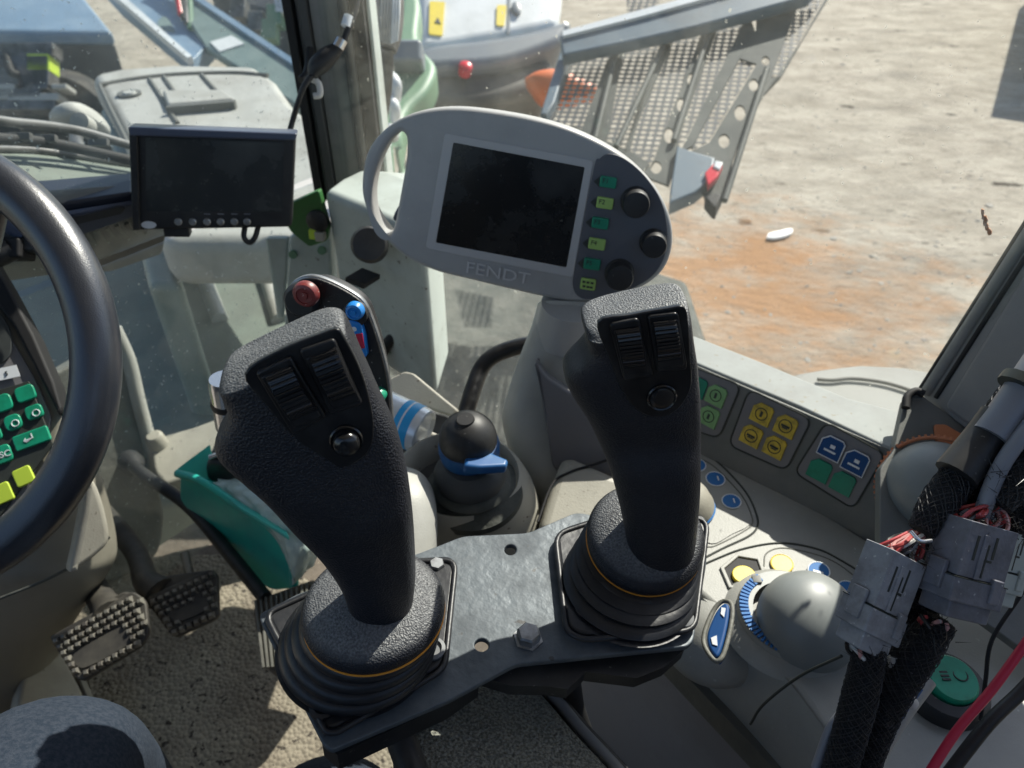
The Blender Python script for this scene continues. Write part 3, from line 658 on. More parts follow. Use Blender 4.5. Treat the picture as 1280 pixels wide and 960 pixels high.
def joystick(label,face,slices,low,panel,sw1,sw2,btn,disc,dax,r,tf=.020):
    """slices of the head lie on the face plane; lower ones carry their own depth"""
    top=disc[0]
    t=thing('joystick',top-dax*.05,label,'joystick','joysticks bolted to the steel armrest plate')
    sl=[]
    for (lx,ly,rx,ry,back,tk,e) in slices:
        q=face.off(-tk-back); sl.append((q.hit(lx,ly),q.hit(rx,ry),tk,e))
    for (lx,ly,rx,ry,d,tk,e) in low: sl.append((P(lx,ly,d),P(rx,ry,d),tk,e))
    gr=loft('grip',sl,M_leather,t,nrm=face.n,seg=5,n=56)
    sheet('switch_panel',face,cr(panel,4,True),M_gloss,gr,thick=.004,lift=.0015,bevel=.0008)
    rocker(gr,face,*sw1); rocker(gr,face,*sw2)
    q=face.hit(*btn[0]); k=btn[1]
    lathe('push_button',q,face.n,[(k*1.25,0),(k*1.25,.0035),(k*1.15,.0042),(k*1.0,.0036),(k*.98,.0036+btn[2]*.7),(k*.85,.0036+btn[2]),(k*.5,.0036+btn[2]*1.18),(0,.0036+btn[2]*1.2)],M_wheel,gr)
    # dome disc
    o=disc[0]; a=dax.normalized()
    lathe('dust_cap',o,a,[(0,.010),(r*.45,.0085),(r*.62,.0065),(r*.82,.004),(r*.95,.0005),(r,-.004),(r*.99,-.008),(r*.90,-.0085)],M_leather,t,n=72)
    lathe('orange_ring',o,a,[(r*.9,-.0078),(r*.995,-.0082),(r*1.0,-.0096),(r*.9,-.0100)],M_orange,t,n=72)
    # bellows: rings run from the plate up to the cap
    bc0=disc[2]; nb=4; pn=disc[3]; n_=72; bm=bmesh.new(); rings=[]
    top=o-a*.0100; pr=[(0,.90)]
    for k in range(nb):
        g_=1.0+disc[4]*k
        for f,q in ((.04,.955),(.22,1.0),(.55,1.02),(.80,.985),(.97,.93)): pr.append(((k+f)/nb,g_*q))
    pr.append((1.0,1.0+disc[4]*nb))
    ax0=a.orthogonal().normalized()
    for f,q in pr:
        c=top.lerp(bc0,f); nn_=a.lerp(pn,min(1,f*1.6)).normalized(); x_=(ax0-nn_*ax0.dot(nn_)).normalized(); y_=nn_.cross(x_)
        rings.append([bm.verts.new(c+(x_*math.cos(2*math.pi*k/n_)+y_*math.sin(2*math.pi*k/n_))*r*q) for k in range(n_)])
    for p_,q_ in zip(rings,rings[1:]):
        for k in range(n_): bm.faces.new((p_[k],p_[(k+1)%n_],q_[(k+1)%n_],q_[k]))
    link('rubber_bellows',mesh(bm),M_rubber,t,ang=50)
    return t
# mounting plate plane
plp=PL((410,930,.452),(865,805,.525),(600,672,.585))
# left stick
fL=PL((310,465,.345),(425,412,.345),(430,580,.374))
sL=[(312,435,398,389,.033,.005,2.6),(291,444,413,387,.025,.010,3.0),(282,454,424,391,.015,.016,3.6),(279,464,431,398,.007,.0203,4.2),(278,473,435,407,.002,.0225,4.8),(279,478,441,420,0,.023,5),(283,490,452,444,0,.022,4.5),(288,506,463,468,0,.022,4.5),(281,524,473,490,0,.022,4.2),(272,540,484,512,0,.022,4),(275,562,495,536,0,.022,3.6),(302,590,503,562,0,.022,3.2),(332,618,510,594,.001,.021,3.0)]
lowL=[(368,655,515,640,.415,.020,2.6),(400,688,518,682,.430,.019,2.4),(424,722,519,722,.443,.018,2.3),(436,750,516,754,.455,.018,2.2),(440,775,512,780,.468,.018,2.2)]
upL=(Z*1.0).normalized()
dL=P(466,753,.462)
jl=joystick('larger black joystick grip at left, nearer the camera, with two thumb wheels',fL,sL,lowL,
 [(306,466),(350,436),(400,416),(421,410),(430,420),(447,452),(460,490),(467,528),(464,556),(450,573),(428,583),(410,574),(368,545),(333,505)],
 ([(320,462),(364,441),(409,517),(367,540)],[(332,469),(364,456),(398,513),(368,526)]),
 ([(374,434),(418,419),(454,501),(413,515)],[(387,446),(420,433),(446,492),(417,503)]),
 ((433,547),.0066,.0055),(dL,.060,plp.hit(446,812)+plp.n*.006,plp.n,.045),upL,.0445)
# right stick
fR=PL((745,405,.435),(858,395,.435),(820,520,.470))
sR=[(754,378,836,358,.038,.006,2.6),(738,383,848,359,.029,.012,3.0),(731,390,853,364,.018,.018,3.6),(728,398,855,372,.008,.0228,4.2),(729,407,857,384,.002,.0255,4.8),(730,411,858,393,0,.026,5),(734,426,861,412,0,.025,4.6),(726,438,864,430,0,.025,4.4),(708,455,867,446,0,.025,4.0),(705,468,869,463,0,.025,3.6),(714,488,871,482,0,.025,3.4),(730,512,872,506,0,.025,3.2),(744,540,873,535,.001,.024,3.0)]
lowR=[(758,572,874,572,.510,.0235,2.7),(768,605,874,608,.518,.0225,2.5),(776,638,872,642,.526,.0215,2.3),(782,668,869,674,.535,.021,2.2),(786,695,864,700,.545,.021,2.2)]
dR=P(808,668,.545)
jr=joystick('smaller black joystick grip at right, in front of the terminal post',fR,sR,lowR,
 [(747,402),(790,392),(835,384),(855,383),(860,405),(862,440),(864,476),(857,497),(843,513),(826,520),(802,515),(780,492),(762,448)],
 ([(760,401),(797,394),(816,466),(779,473)],[(769,411),(798,407),(806,458),(780,461)]),
 ([(807,392),(846,387),(858,458),(820,463)],[(816,401),(844,398),(851,449),(822,453)]),
 ((826,494),.0075,.0012),(dR,.058,plp.hit(784,738)+plp.n*.006,plp.n,.045),(Z+V((0,-.30,0))).normalized(),.0435)
# ================================================================== mounting plate
mp=thing('mounting_plate',plp.hit(620,770),'scuffed grey steel plate carrying both joysticks','steel plate')
def circ(x,y,rx,ry=None,n=20): ry=ry or rx; return [(x+rx*math.cos(2*math.pi*k/n),y+ry*math.sin(2*math.pi*k/n)) for k in range(n)]
out=rnd([(322,768),(372,742),(500,700),(548,682),(578,670),(660,666),(720,640),(880,668),(884,700),(867,800),(860,808),(645,830),(560,876),(415,938),(405,932)],9)
sheet('plate_sheet',plp,out,M_plate,mp,thick=.005,bevel=.001,holes=[circ(638,687,7.5,6.5),circ(602,806,9,8)])
def hexbolt(c,par,r=.0075,m=M_metal,pl=plp):
    q=pl.hit(*c); lathe('bolt_head',q,pl.n,[(r*1.25,0),(r*1.25,.0012),(r,.0013),(r,.007),(r*.85,.0085),(0,.0085)],m,par,n=6,ang=20)
hexbolt((660,798),mp,.0085); hexbolt((546,712),mp,.006)
# rubber flanges under bellows with screws (parts of joysticks)
def flange(t,pts,scr):
    sheet('base_flange',plp,rnd(pts,16),M_rubber,t,thick=.006,lift=.0062,bevel=.0025)
    q=plp.off(.0062)
    rp_=rnd(pts,16); tube('flange_rim',[q.hit(*p) for p in rp_]+[q.hit(*rp_[0])],.0022,M_rubber,t,sm=False,n=8)
    for (x,y) in scr:
        c=q.hit(x,y); lathe('flange_screw',c,plp.n,[(.0085,-.001),(.0085,.002),(.006,.003),(.0058,.0012),(.0035,.001),(0,.001)],M_rubber if (x,y)!=scr[-1] else M_piping,t,n=24)
flange(jl,[(331,768),(470,705),(570,700),(556,836),(420,916),(408,915)],[(404,884),(541,812)])
flange(jr,[(694,668),(780,640),(885,650),(868,788),(730,800),(708,790)],[(733,762),(852,772)])
# black brackets under the plate
bu=thing('bracket_arm',P(650,850,.56),'black steel bracket under the joystick plate above the armrest','bracket')
sheet('bracket_plate',plp,[(590,830),(668,806),(860,800),(835,822),(800,836),(735,828),(712,850),(688,846),(640,845)],M_black,bu,thick=.012,lift=-.012)
sheet('bracket_plate',plp,[(400,915),(420,932),(560,868),(600,840),(560,850)],M_black,bu,thick=.02,lift=-.012)
tube('bracket_tube',[P(698,830,.56),P(708,850,.58),P(716,890,.62),P(735,940,.66)],.011,M_black,bu)
tube('bracket_tube',[P(486,880,.50),P(498,915,.50),P(520,975,.48)],.010,M_black,bu)
tube('cable',[P(620,835,.55),P(645,828,.545),P(652,832,.55)],.004,M_redc,bu)
tube('bracket_tube',[P(520,885,.50),P(470,915,.52),P(430,940,.55)],.008,M_black,bu)
# ================================================================== armrest
arp=PL((560,880,.535),(740,930,.53),(560,960,.49))
ar=thing('armrest',arp.hit(600,930),'grey woven fabric armrest pad under the joystick plate','armrest')
apts=cr([(506,925),(520,893),(556,868),(604,850),(640,842),(668,852),(692,875),(720,908),(770,962),(830,1040),(620,1150),(540,1060)],5,True)
sheet('pad',arp,apts,M_fabric,ar,thick=.035,bevel=.010,bseg=5)
pts2=cr([(500,925),(515,888),(554,862),(604,843),(640,836),(672,845),(700,870),(730,906),(782,962),(845,1040)],5)
tube('piping',[arp.hit(*p)-arp.n*.006 for p in pts2],.0042,M_piping,ar,sm=False)
sheet('pad_shell',arp.off(-.012),[tuple(p) for p in cr([(498,930),(510,885),(552,858),(604,838),(640,831),(676,842),(706,868),(736,902),(792,962),(860,1040),(620,1160),(530,1060)],5,True)],M_black,ar,thick=.03,bevel=.004)
# ================================================================== terminal
tm=PL((640,140,.665),(840,300,.70),(560,345,.735))
te=thing('terminal',P(690,380,.74),'grey oval display terminal with carry handle, green keys and three dials','display terminal')
outT=cr([(452,225),(460,188),(485,158),(520,141),(570,135),(640,143),(700,157),(750,178),(790,204),(820,236),(837,270),(841,303),(833,332),(815,352),(788,366),(760,374),(720,378),(680,372),(640,363),(590,351),(540,338),(500,317),(470,285),(455,255)],5,True)
hole=cr([(502,165),(508,174),(507,202),(500,243),(492,284),(484,294),(474,287),(466,262),(465,235),(472,205),(484,180),(495,168)],4,True)
sheet('terminal_case',tm,[tuple(p) for p in outT],M_termgrey,te,thick=.026,bevel=.005,holes=[[tuple(p) for p in hole]],bseg=6)
ccx=[(p[0]+(648-p[0])*.18,p[1]+(255-p[1])*.25) for p in outT]
sheet('screen_bezel',tm,rnd([(556,166),(742,201),(716,347),(532,310)],5),M_bezel,te,thick=.002,lift=.0012,bevel=.0006,holes=[rnd([(567,178),(731,209),(708,334),(545,303)],2)])
sheet('screen',tm,rnd([(566,177),(732,208),(709,335),(544,304)],2),M_screen,te,thick=.001,lift=.0006)
kp=sheet('key_panel',tm,[tuple(p) for p in cr([(742,212),(750,198),(762,192),(782,199),(806,220),(826,250),(834,285),(831,318),(818,342),(795,358),(765,368),(736,374),(722,369),(716,355),(720,330)],5,True)],M_termdark,te,thick=.002,lift=.0014,bevel=.0006)
for i,(x,y) in enumerate(((760,227),(756,253),(750,278),(746,304),(740,329),(735,354))):
    lime=i%2==1
    k=sheet('function_key',tm,rnd(qd(x,y,21 if i<5 else 19,14,9),2.5),M_keyl if lime else M_keyg,kp,thick=.004,lift=.0045,bevel=.001)
    if i<5:
        sheet('key_arrow',tm,[(x-18,y-1),(x-11,y-6),(x-11.5,y+6)],M_ink,kp,thick=.002,lift=.0026)
        text('key_mark','F%d'%(i+1),tm,(x-3.5,y-2.0),(x+6,y-.5),.0042,M_ink,kp,lift=.0049)
    else:
        for q,(a,b) in enumerate(((-5,-3.5),(0,-2.5),(5,-1.8),(-5,2),(0,3),(4,3.6))): sheet('key_mark',tm,qd(x+a,y+b,3.6,2.4,9),M_ink,kp,thick=.0005,lift=.0049)
for (x,y,r_) in ((793,250,.0122),(815,301,.0115),(773,340,.0128)):
    lathe('dial_knob',tm.hit(x+1,y+1),tm.n,[(r_*1.15,0),(r_*1.1,.003),(r_,.004),(r_,.0175),(r_*.93,.0195),(r_*.6,.0200),(0,.0198)],M_black,te)
text('maker_lettering','FENDT',tm,(623,341),(660,348),.0112,M_letter,te,lift=.0014,thick=.0016,width=.063)
torus('lettering_frame',tm.hit(645,250),tm.u,tm.v,.0001,.0001,M_bezel,te,N1=6,n=4) if False else None
lathe('swivel_joint',P(712,392,.755),(P(712,360,.735)-P(700,440,.79)),[(.0,-.03),(.034,-.03),(.033,-.008),(.030,.012),(0,.02)],M_termgrey,te)
# post
tpst=thing('terminal_post',P(720,640,.80),'grey moulded post rising from the console behind the right joystick','post')
ps=[(672,380,760,384,.775,.040,3),(664,408,762,408,.785,.042,3),(648,450,770,450,.80,.045,3),(630,506,785,506,.815,.05,3),(628,530,790,532,.82,.052,3),(640,575,795,575,.82,.055,3),(657,620,800,620,.82,.055,3),(680,680,805,680,.83,.055,3)]
loft('post_body',[(P(a,b,f),P(c,d_,f),t_,e_) for a,b,c,d_,f,t_,e_ in ps],M_col,tpst,nrm=-FW,seg=4)
rc=PL((672,455,.735),(745,480,.735),(700,600,.765))
sheet('post_recess',rc,rnd([(669,450),(684,470),(712,490),(745,500),(800,520),(800,600),(700,598),(690,580),(682,530)],5),M_field,tpst,thick=.02,lift=.002,bevel=.003)
lc=PL((690,600,.74),(780,590,.745),(720,660,.71))
sheet('post_cover',lc,rnd([(672,662),(690,602),(702,574),(716,572),(770,596),(800,600),(800,680),(700,690)],9),M_cream,tpst,thick=.05,lift=.004,bevel=.010)
tube('cover_seam',[lc.hit(*p)+lc.n*.0045 for p in ((672,655),(690,608),(712,593),(740,584),(776,572))],.0013,M_pilseal,tpst)
tube('cable',[P(655,432,.80),P(620,445,.79),P(600,462,.785),(P(585,490,.775)),P(573,524,.765)],.0085,M_black,tpst) if False else None
# ================================================================== monitor
mo_=PL((165,162,.80),(369,170,.84),(168,285,.845))
mo=thing('monitor',mo_.hit(270,290),'black rectangular camera monitor clamped in front of the windshield','monitor')
frp=rnd([(164,161),(370,169),(365,284),(168,288)],6)
sheet('monitor_case',mo_,frp,M_black,mo,thick=.034,bevel=.003)
sheet('screen',mo_,rnd([(182,172),(355,178),(353,264),(183,264)],2),M_screen2,mo,thick=.001,lift=.0008)
sheet('screen_hood',mo_,rnd([(162,157),(372,165),(370,174),(164,168)],3),M_dashblue,mo,thick=.03,lift=.010,bevel=.002)
sheet('screen_hood',mo_,rnd([(162,160),(173,161),(176,286),(167,287)],2),M_black,mo,thick=.02,lift=.006,bevel=.002)
for x in (223,241,259,276,293,309): lathe('menu_button',mo_.hit(x,277),mo_.n,[(.0042,0),(.0042,.002),(.003,.003),(0,.003)],M_metal,mo,n=16)
lathe('badge',mo_.hit(186,281),mo_.n,[(.0042,0),(.0042,.001),(0,.0012)],M_white,mo,n=24,sx=1.9,xdir=mo_.u)
for x in (259,276,293,309): sheet('button_mark',mo_,qd(x,267.5,8,1.2,2),M_wire_g,mo,thick=.0006,lift=.0004)
box('monitor_clamp',mo_.hit(220,290)-mo_.n*.012,mo_.u*.014,mo_.v*.007,mo_.n*.01,M_black,mo,bevel=.002)
tube('monitor_cable',[mo_.hit(306,282)-mo_.n*.01,mo_.hit(305,296),mo_.hit(312,303),mo_.hit(319,296),mo_.hit(323,282)-mo_.n*.01],.0032,M_black,mo)
# pillar cable with plug
pc=thing('pillar_cable',P(395,90,.93),'black cable with a plug and white tag hanging down the windshield pillar','cable')
tube('cable_run',[P(452,-30,.93),P(445,10,.93),P(434,40,.93),P(428,55,.93)],.0038,M_black,pc)
tube('cable_plug',[P(428,52,.93),P(420,62,.93),P(408,72,.93),P(396,84,.93),P(390,95,.93)],[.004,.0085,.012,.0115,.006],M_black,pc)
tube('plug_ring',[P(427,50,.925),P(422,60,.925)],.0075,M_chrome,pc,sm=False)
tube('cable_tag',[P(436,20,.928),P(432,33,.928)],.0062,M_white,pc,sm=False)
tube('cable_run',[P(392,92,.93),P(380,108,.93),P(372,130,.94),P(366,150,.95),P(362,165,.95)],.0036,M_black,pc)
tube('cable_clip',[P(388,98,.94),P(398,104,.945),P(400,118,.95),P(392,120,.95)],.004,M_wire_w,pc)
tube('cable_run',[P(388,60,.97),P(384,90,.96),P(376,100,.95)],.005,M_black,pc)
# pillar housing
ph=thing('pillar_housing',P(440,400,1.0),'pale grey plastic housing at the foot of the windshield pillar','housing')
hp=[H(403,238,-.40),H(425,222,-.40),H(452,209,-.40),H(520,214,-.40),H(548,250,-.40),H(530,292,-.40),H(490,276,-.40),H(456,260,-.40)]
prismz('housing_body',hp,M_house,ph,h=.25,bevel=.012)
hf=PL((405,300,.965),(455,310,.93),(420,380,1.02))
lathe('housing_knob',P(462,306,.90),P(455,300,.84)-P(462,306,.95),[(0,-.02),(.022,-.02),(.022,.01),(.019,.016),(0,.018)],M_black,ph)
sheet('housing_slot',PL((440,340,.935),(465,352,.925),(440,360,.95)),rnd([(440,341),(464,350),(463,357),(439,347)],2),M_pilseal,ph,thick=.03,lift=.012)
tube('housing_plug',[P(500,262,.86),P(520,275,.86)],.014,M_dashblue,ph,sm=False)
# ================================================================== control handle with coloured buttons
hd=PL((380,360,.50),(460,400,.505),(430,560,.56))
ch=thing('control_lever',P(470,680,.62),'flat black lever head with red, blue and green buttons behind the left joystick','control lever')
ho=[tuple(p) for p in cr([(357,395),(357,368),(366,352),(385,345),(408,350),(440,366),(456,380),(466,402),(477,436),(486,475),(490,520),(491,570),(493,640),(440,660),(400,560)],5,True)]
sheet('handle_shell',hd,ho,M_metal,ch,thick=.005,lift=-.0005,bevel=.0015,bseg=4)
hi=[(p[0]+(430-p[0])*.035,p[1]+(480-p[1])*.016) for p in ho]
sheet('handle_back',hd,[(p[0]+(430-p[0])*.14,p[1]+(500-p[1])*.06) for p in ho],M_black,ch,thick=.016,lift=-.005,bevel=.004)
sheet('handle_face',hd,hi,M_handleblk,ch,thick=.006,lift=.0012,bevel=.001)
def dome(par,pl,c,r,m,h=.006,nm='push_button'):
    q=pl.hit(*c); return lathe(nm,q,pl.n,[(r,0),(r,h*.55),(r*.85,h*.9),(r*.62,h),(r*.58,h*.86),(r*.3,h*.84),(r*.26,h*.98),(0,h*1.0)],m,par,n=32)
lathe('button_socket',hd.hit(380,372),hd.n,[(.012,0),(.012,.006),(.0095,.009),(0,.009)],M_black,ch)
q=hd.off(.009); dome(ch,q,(384,366),.0088,M_red,.006)
lathe('button_socket',hd.hit(446,390),hd.n,[(.0085,0),(.0085,.005),(.007,.006),(0,.006)],M_black,ch)
dome(ch,hd.off(.005),(445,387),.0063,M_blue2,.006)
sheet('rocker_button',hd,rnd([(430,399),(442,395),(454,399),(459,416),(462,441),(452,447),(438,432)],3),M_blue2,ch,thick=.009,lift=.007,bevel=.0015)
sheet('button_mark',hd,[(449,412),(457,411),(460,429),(452,431)],M_redc,ch,thick=.0008,lift=.0076)
for c_ in ((446,421),(443,411)): dome(ch,hd.off(.0065),c_,.0018,M_white,.0008,'button_mark')
dome(ch,hd.off(.001),(475,491),.0055,M_keyg2,.007)
# ================================================================== gear housing with ball lever
gh=thing('gear_housing',P(590,690,.72),'beige domed console with an oval opening around the ball knob lever','lever console')
gc=P(574,590,.70); ga_=(Z+V((.05,-.12,0))).normalized(); gr_=.0505
lathe('housing_shell',gc,ga_,[(gr_*.80,-.030),(gr_*.86,-.016),(gr_*.94,-.003),(gr_,.0),(gr_*1.06,-.003),(gr_*1.16,-.012),(gr_*1.30,-.03),(gr_*1.42,-.055),(gr_*1.5,-.09),(gr_*1.52,-.15)],M_cream,gh,n=72,sx=1.12,xdir=RT)
lathe('opening_floor',gc,ga_,[(0,-.028),(gr_*.82,-.028)],M_pildark,gh,n=48,sx=1.12,xdir=RT)
lv=thing('ball_lever',P(590,610,.69),'black ball knob lever with a blue collar in the beige dome','lever')
bc=P(585,549,.665); la=(Z*1.0+V((-.05,-.10,0))).normalized()
lathe('boot',P(590,606,.69),la,[(0.0,.012),(.024,.012),(.030,.010),(.034,.008),(.0365,.004),(.034,-.001),(.037,-.004),(.046,-.008),(.047,-.014),(.04,-.02)],M_mud,lv,n=48)
lathe('boot_cuff',P(588,592,.680),la,[(0,.016),(.022,.016),(.029,.010),(.0335,.003),(.033,-.002),(.028,-.006)],M_pildark,lv,n=48)
ball('ball_knob',bc,.0262,M_black,lv,axis=la,n=48)
lathe('knob_cap',bc,la,[(.0085,.0243),(.0075,.0266),(0,.0268)],M_black,lv,n=24)
lathe('blue_collar',bc-la*.014,la,[(.018,-.014),(.024,-.012),(.0272,-.004),(.0280,.004),(.0268,.011),(.0235,.012)],M_bluecol,lv,n=48)
cpn=PL((560,565,.645),(632,575,.65),(590,590,.63))
sheet('collar_trigger',cpn,rnd([(583,562),(602,560),(636,574),(634,582),(600,584),(580,582)],3),M_bluecol,lv,thick=.010,bevel=.003)
# light grey half-round housing
gs=thing('side_lever_cover',P(505,700,.62),'light grey rounded cover between the left joystick and the beige dome','cover')
loft('cover_shell',[(P(478,582,.67),P(505,583,.67),.012,2.2),(P(465,590,.665),P(526,592,.665),.022,2.3),(P(455,610,.655),P(540,612,.655),.028,2.3),(P(450,640,.645),P(546,645,.645),.03,2.3),(P(450,690,.63),P(545,695,.63),.03,2.3),(P(452,720,.62),P(540,725,.62),.03,2.3)],M_col,gs,nrm=-FW)
# spray can
cn=thing('spray_can',P(505,535,.74),'white and blue tin lying behind the coloured button lever','can')
ca=P(470,512,.75); cb=P(531,540,.735); cax=(cb-ca).normalized(); Lc=(cb-ca).length
lathe('can_body',ca,cax,[(0,0),(.0235,0),(.0235,Lc-.006),(.0225,Lc-.001),(.0205,Lc),(.019,Lc-.004),(0,Lc-.004)],M_can,cn,n=48)
lathe('can_label',ca,cax,[(.0237,Lc*.55),(.0239,Lc*.56),(.0239,Lc*.84),(.0237,Lc*.85)],M_canblue,cn,n=48)
lathe('can_stripe',ca,cax,[(.0240,Lc*.66),(.0241,Lc*.665),(.0241,Lc*.69),(.0240,Lc*.695)],M_white,cn,n=48)
# pale bracket and black bent tube
pbk=thing('pale_bracket',P(520,500,.82),'pale dusty sheet bracket behind the ball lever','bracket')
bp_=PL((490,470,.84),(565,510,.80),(490,500,.83))
sheet('bracket_sheet',bp_,rnd([(478,478),(505,464),(516,466),(552,496),(572,512),(566,520),(530,508),(478,496)],4),M_cream,pbk,thick=.008,bevel=.002)
sheet('bracket_base',bp_.off(-.02),rnd([(478,500),(560,520),(600,560),(590,600),(470,600)],4),M_black,pbk,thick=.006,bevel=.002)
for i in range(3): tube('hose_ring',[P(533+i*5,541+i*5,.76),P(552+i*3,550+i*4,.755)],.0035,M_cream,pbk,sm=False)
bt=thing('grab_tube',P(590,510,.80),'black bent steel tube running to the grey post','tube')
tube('tube_body',[P(672,429,.86),P(645,434,.86),P(618,444,.86),P(602,460,.86),P(592,485,.85),P(578,530,.83)],.0098,M_gloss,bt)
# ================================================================== right console
con=horiz(-.53)
cs=thing('side_console',H(960,760,-.60),'grey side console with coloured keys, dials and a white sunlit sill','side console')
conpoly=[(790,585),(868,560),(1000,620),(1110,690),(1180,650),(1330,640),(1500,800),(1450,1060),(1120,1060),(1050,940),(1000,868),(940,800),(880,748),(850,722),(800,690)]
sheet('console_top',con,conpoly,M_console,cs,thick=.03,bevel=.006,bseg=5)
slope_t=[(800,690),(850,722),(880,748),(940,800),(1000,868),(1050,940),(1120,1060)]
slope_b=[(775,745),(810,790),(845,820),(905,878),(965,945),(1010,1000),(1100,1110)]
bm=bmesh.new(); gr_t=[con.hit(*p)-Z*.001 for p in slope_t]; gr_b=[H(x,y,-.605) for x,y in slope_b]
mid=[(a+b)/2+Z*.014+(b-a)*.12 for a,b in zip(gr_t,gr_b)]
rows=[cr([Vv for Vv in q_],4) for q_ in (gr_t,[(a*.6+m_*.4)+Z*.006 for a,m_ in zip(gr_t,mid)],mid,[(b*.6+m_*.4) for b,m_ in zip(gr_b,mid)],gr_b,[b-Z*.03 for b in gr_b])]
vr=[[bm.verts.new(p) for p in q_] for q_ in rows]
for a,b in zip(vr,vr[1:]):
    for k in range(len(a)-1): bm.faces.new((a[k],a[k+1],b[k+1],b[k]))
link('console_slope',mesh(bm),M_console,cs)
# side wall of the console down to the floor
w0=H(845,820,-.605); w1=H(965,945,-.605)
dirn=(w1-w0).normalized(); nn=V((-dirn.y,dirn.x,0)); nn=nn if nn.dot(EYE-w0)>0 else -nn
wa_=w0-dirn*.25; wb_=w1+dirn*.5
def wall(name,a,b,z0,z1,off,m,par,th=.01):
    a=a+nn*off; b=b+nn*off
    return quad(name,[V((a.x,a.y,z0)),V((b.x,b.y,z0)),V((b.x,b.y,z1)),V((a.x,a.y,z1))],m,par,th)
wall('console_side',wa_,wb_,CZ+FLZ,CZ-.63,-.012,M_side,cs)
wall('console_lip',wa_,wb_,CZ-.635,CZ-.606,-.004,M_foot,cs,.02)
# sill, strip of keys
si=[(690,372),(780,392),(870,422),(960,455),(1045,497),(1140,563)]
eA=H(870,456,-.45); eB=H(1116,562,-.45)
prismz('window_sill',[H(760,408,-.45),H(870,454,-.45),H(1000,508,-.45),H(1118,563,-.45),H(1150,520,-.45),H(1060,497,-.45),H(960,455,-.45),H(870,420,-.45),H(765,388,-.45)],M_sill,cs,h=.02,bevel=.003)
strip=PL(H(870,458,-.452),H(1112,563,-.452),H(890,572,-.528))
sheet('key_strip',strip,rnd([(760,412),(870,457),(1116,564),(1135,570),(1100,705),(985,632),(870,565),(760,530)],4),M_strip,cs,thick=.02,lift=0,bevel=.001)
def field(pts):
    sheet('key_field',strip,rnd(pts,12),M_field,cs,thick=.002,lift=.0012,bevel=.0004)
    r_=rnd(pts,12); tube('field_groove',[strip.hit(*p)+strip.n*.0012 for p in r_+[r_[0]]],.0009,M_ink,cs,sm=False,n=6)
field([(830,445),(927,481),(899,548),(820,520)]); field([(937,486),(1015,524),(983,588),(911,556)]); field([(1033,527),(1107,567),(1067,636),(993,590)])
# the key caps follow the strip's own directions
su=(strip.hit(1012,525)-strip.hit(939,489)).normalized(); sv=(strip.hit(913,555)-strip.hit(939,489)).normalized()
def cap(c,m,mark,w=.0100):
    o=strip.hit(*c); h=w*1.0
    pts=[(-1,-.45),(-.45,-1),(.75,-1),(1,-.75),(1,1),(-1,1)]
    k=sheet('console_key',strip,[o+su*(a*w)+sv*(b*h) for a,b in pts],m,cs,thick=.003,lift=.0032,bevel=.0007)
    ce=o+strip.n*.0034
    if mark=='ring':
        torus('key_symbol',ce,su,sv,w*.58,.00045,M_ink,k,N1=28,n=6); box('key_symbol',ce,su*w*.12,sv*w*.28,strip.n*.0003,M_ink,k)
    if mark=='bar':
        torus('key_symbol',ce,su,sv,w*.62,.00045,M_ink,k,N1=28,n=6); box('key_symbol',ce,su*w*.42,sv*w*.10,strip.n*.0003,M_ink,k); box('key_symbol',ce+sv*w*.2,su*w*.28,sv*w*.05,strip.n*.0003,M_ink,k)
    if mark=='edge':
        pp=[o+su*(a*w*1.02)+sv*(b*h*1.02)+strip.n*.0032 for a,b in pts]; tube('key_symbol',pp+[pp[0]],.0006,M_white,k,sm=False,n=6)
        box('key_symbol',ce+sv*w*.35,su*w*.55,sv*w*.09,strip.n*.0003,M_white,k)
        box('key_symbol',ce-sv*w*.15+su*w*.1,su*w*.22,sv*w*.16,strip.n*.0003,M_white,k)
    return k
for c_,m_,k_ in (((896,494),M_keylg,'ring'),((887,520),M_keylg,'ring'),((872,483),M_keyg,''),((953,517),M_keyy,'ring'),((983,532),M_keyy,'bar'),((940,544),M_keyy,'bar'),((969,558),M_keyy,'bar'),((1040,559),M_keyb,'edge'),((1070,577),M_keyb,'edge'),((1025,587),M_keyg,''),((1054,603),M_keyg,'')):
    cap(c_,m_,k_)
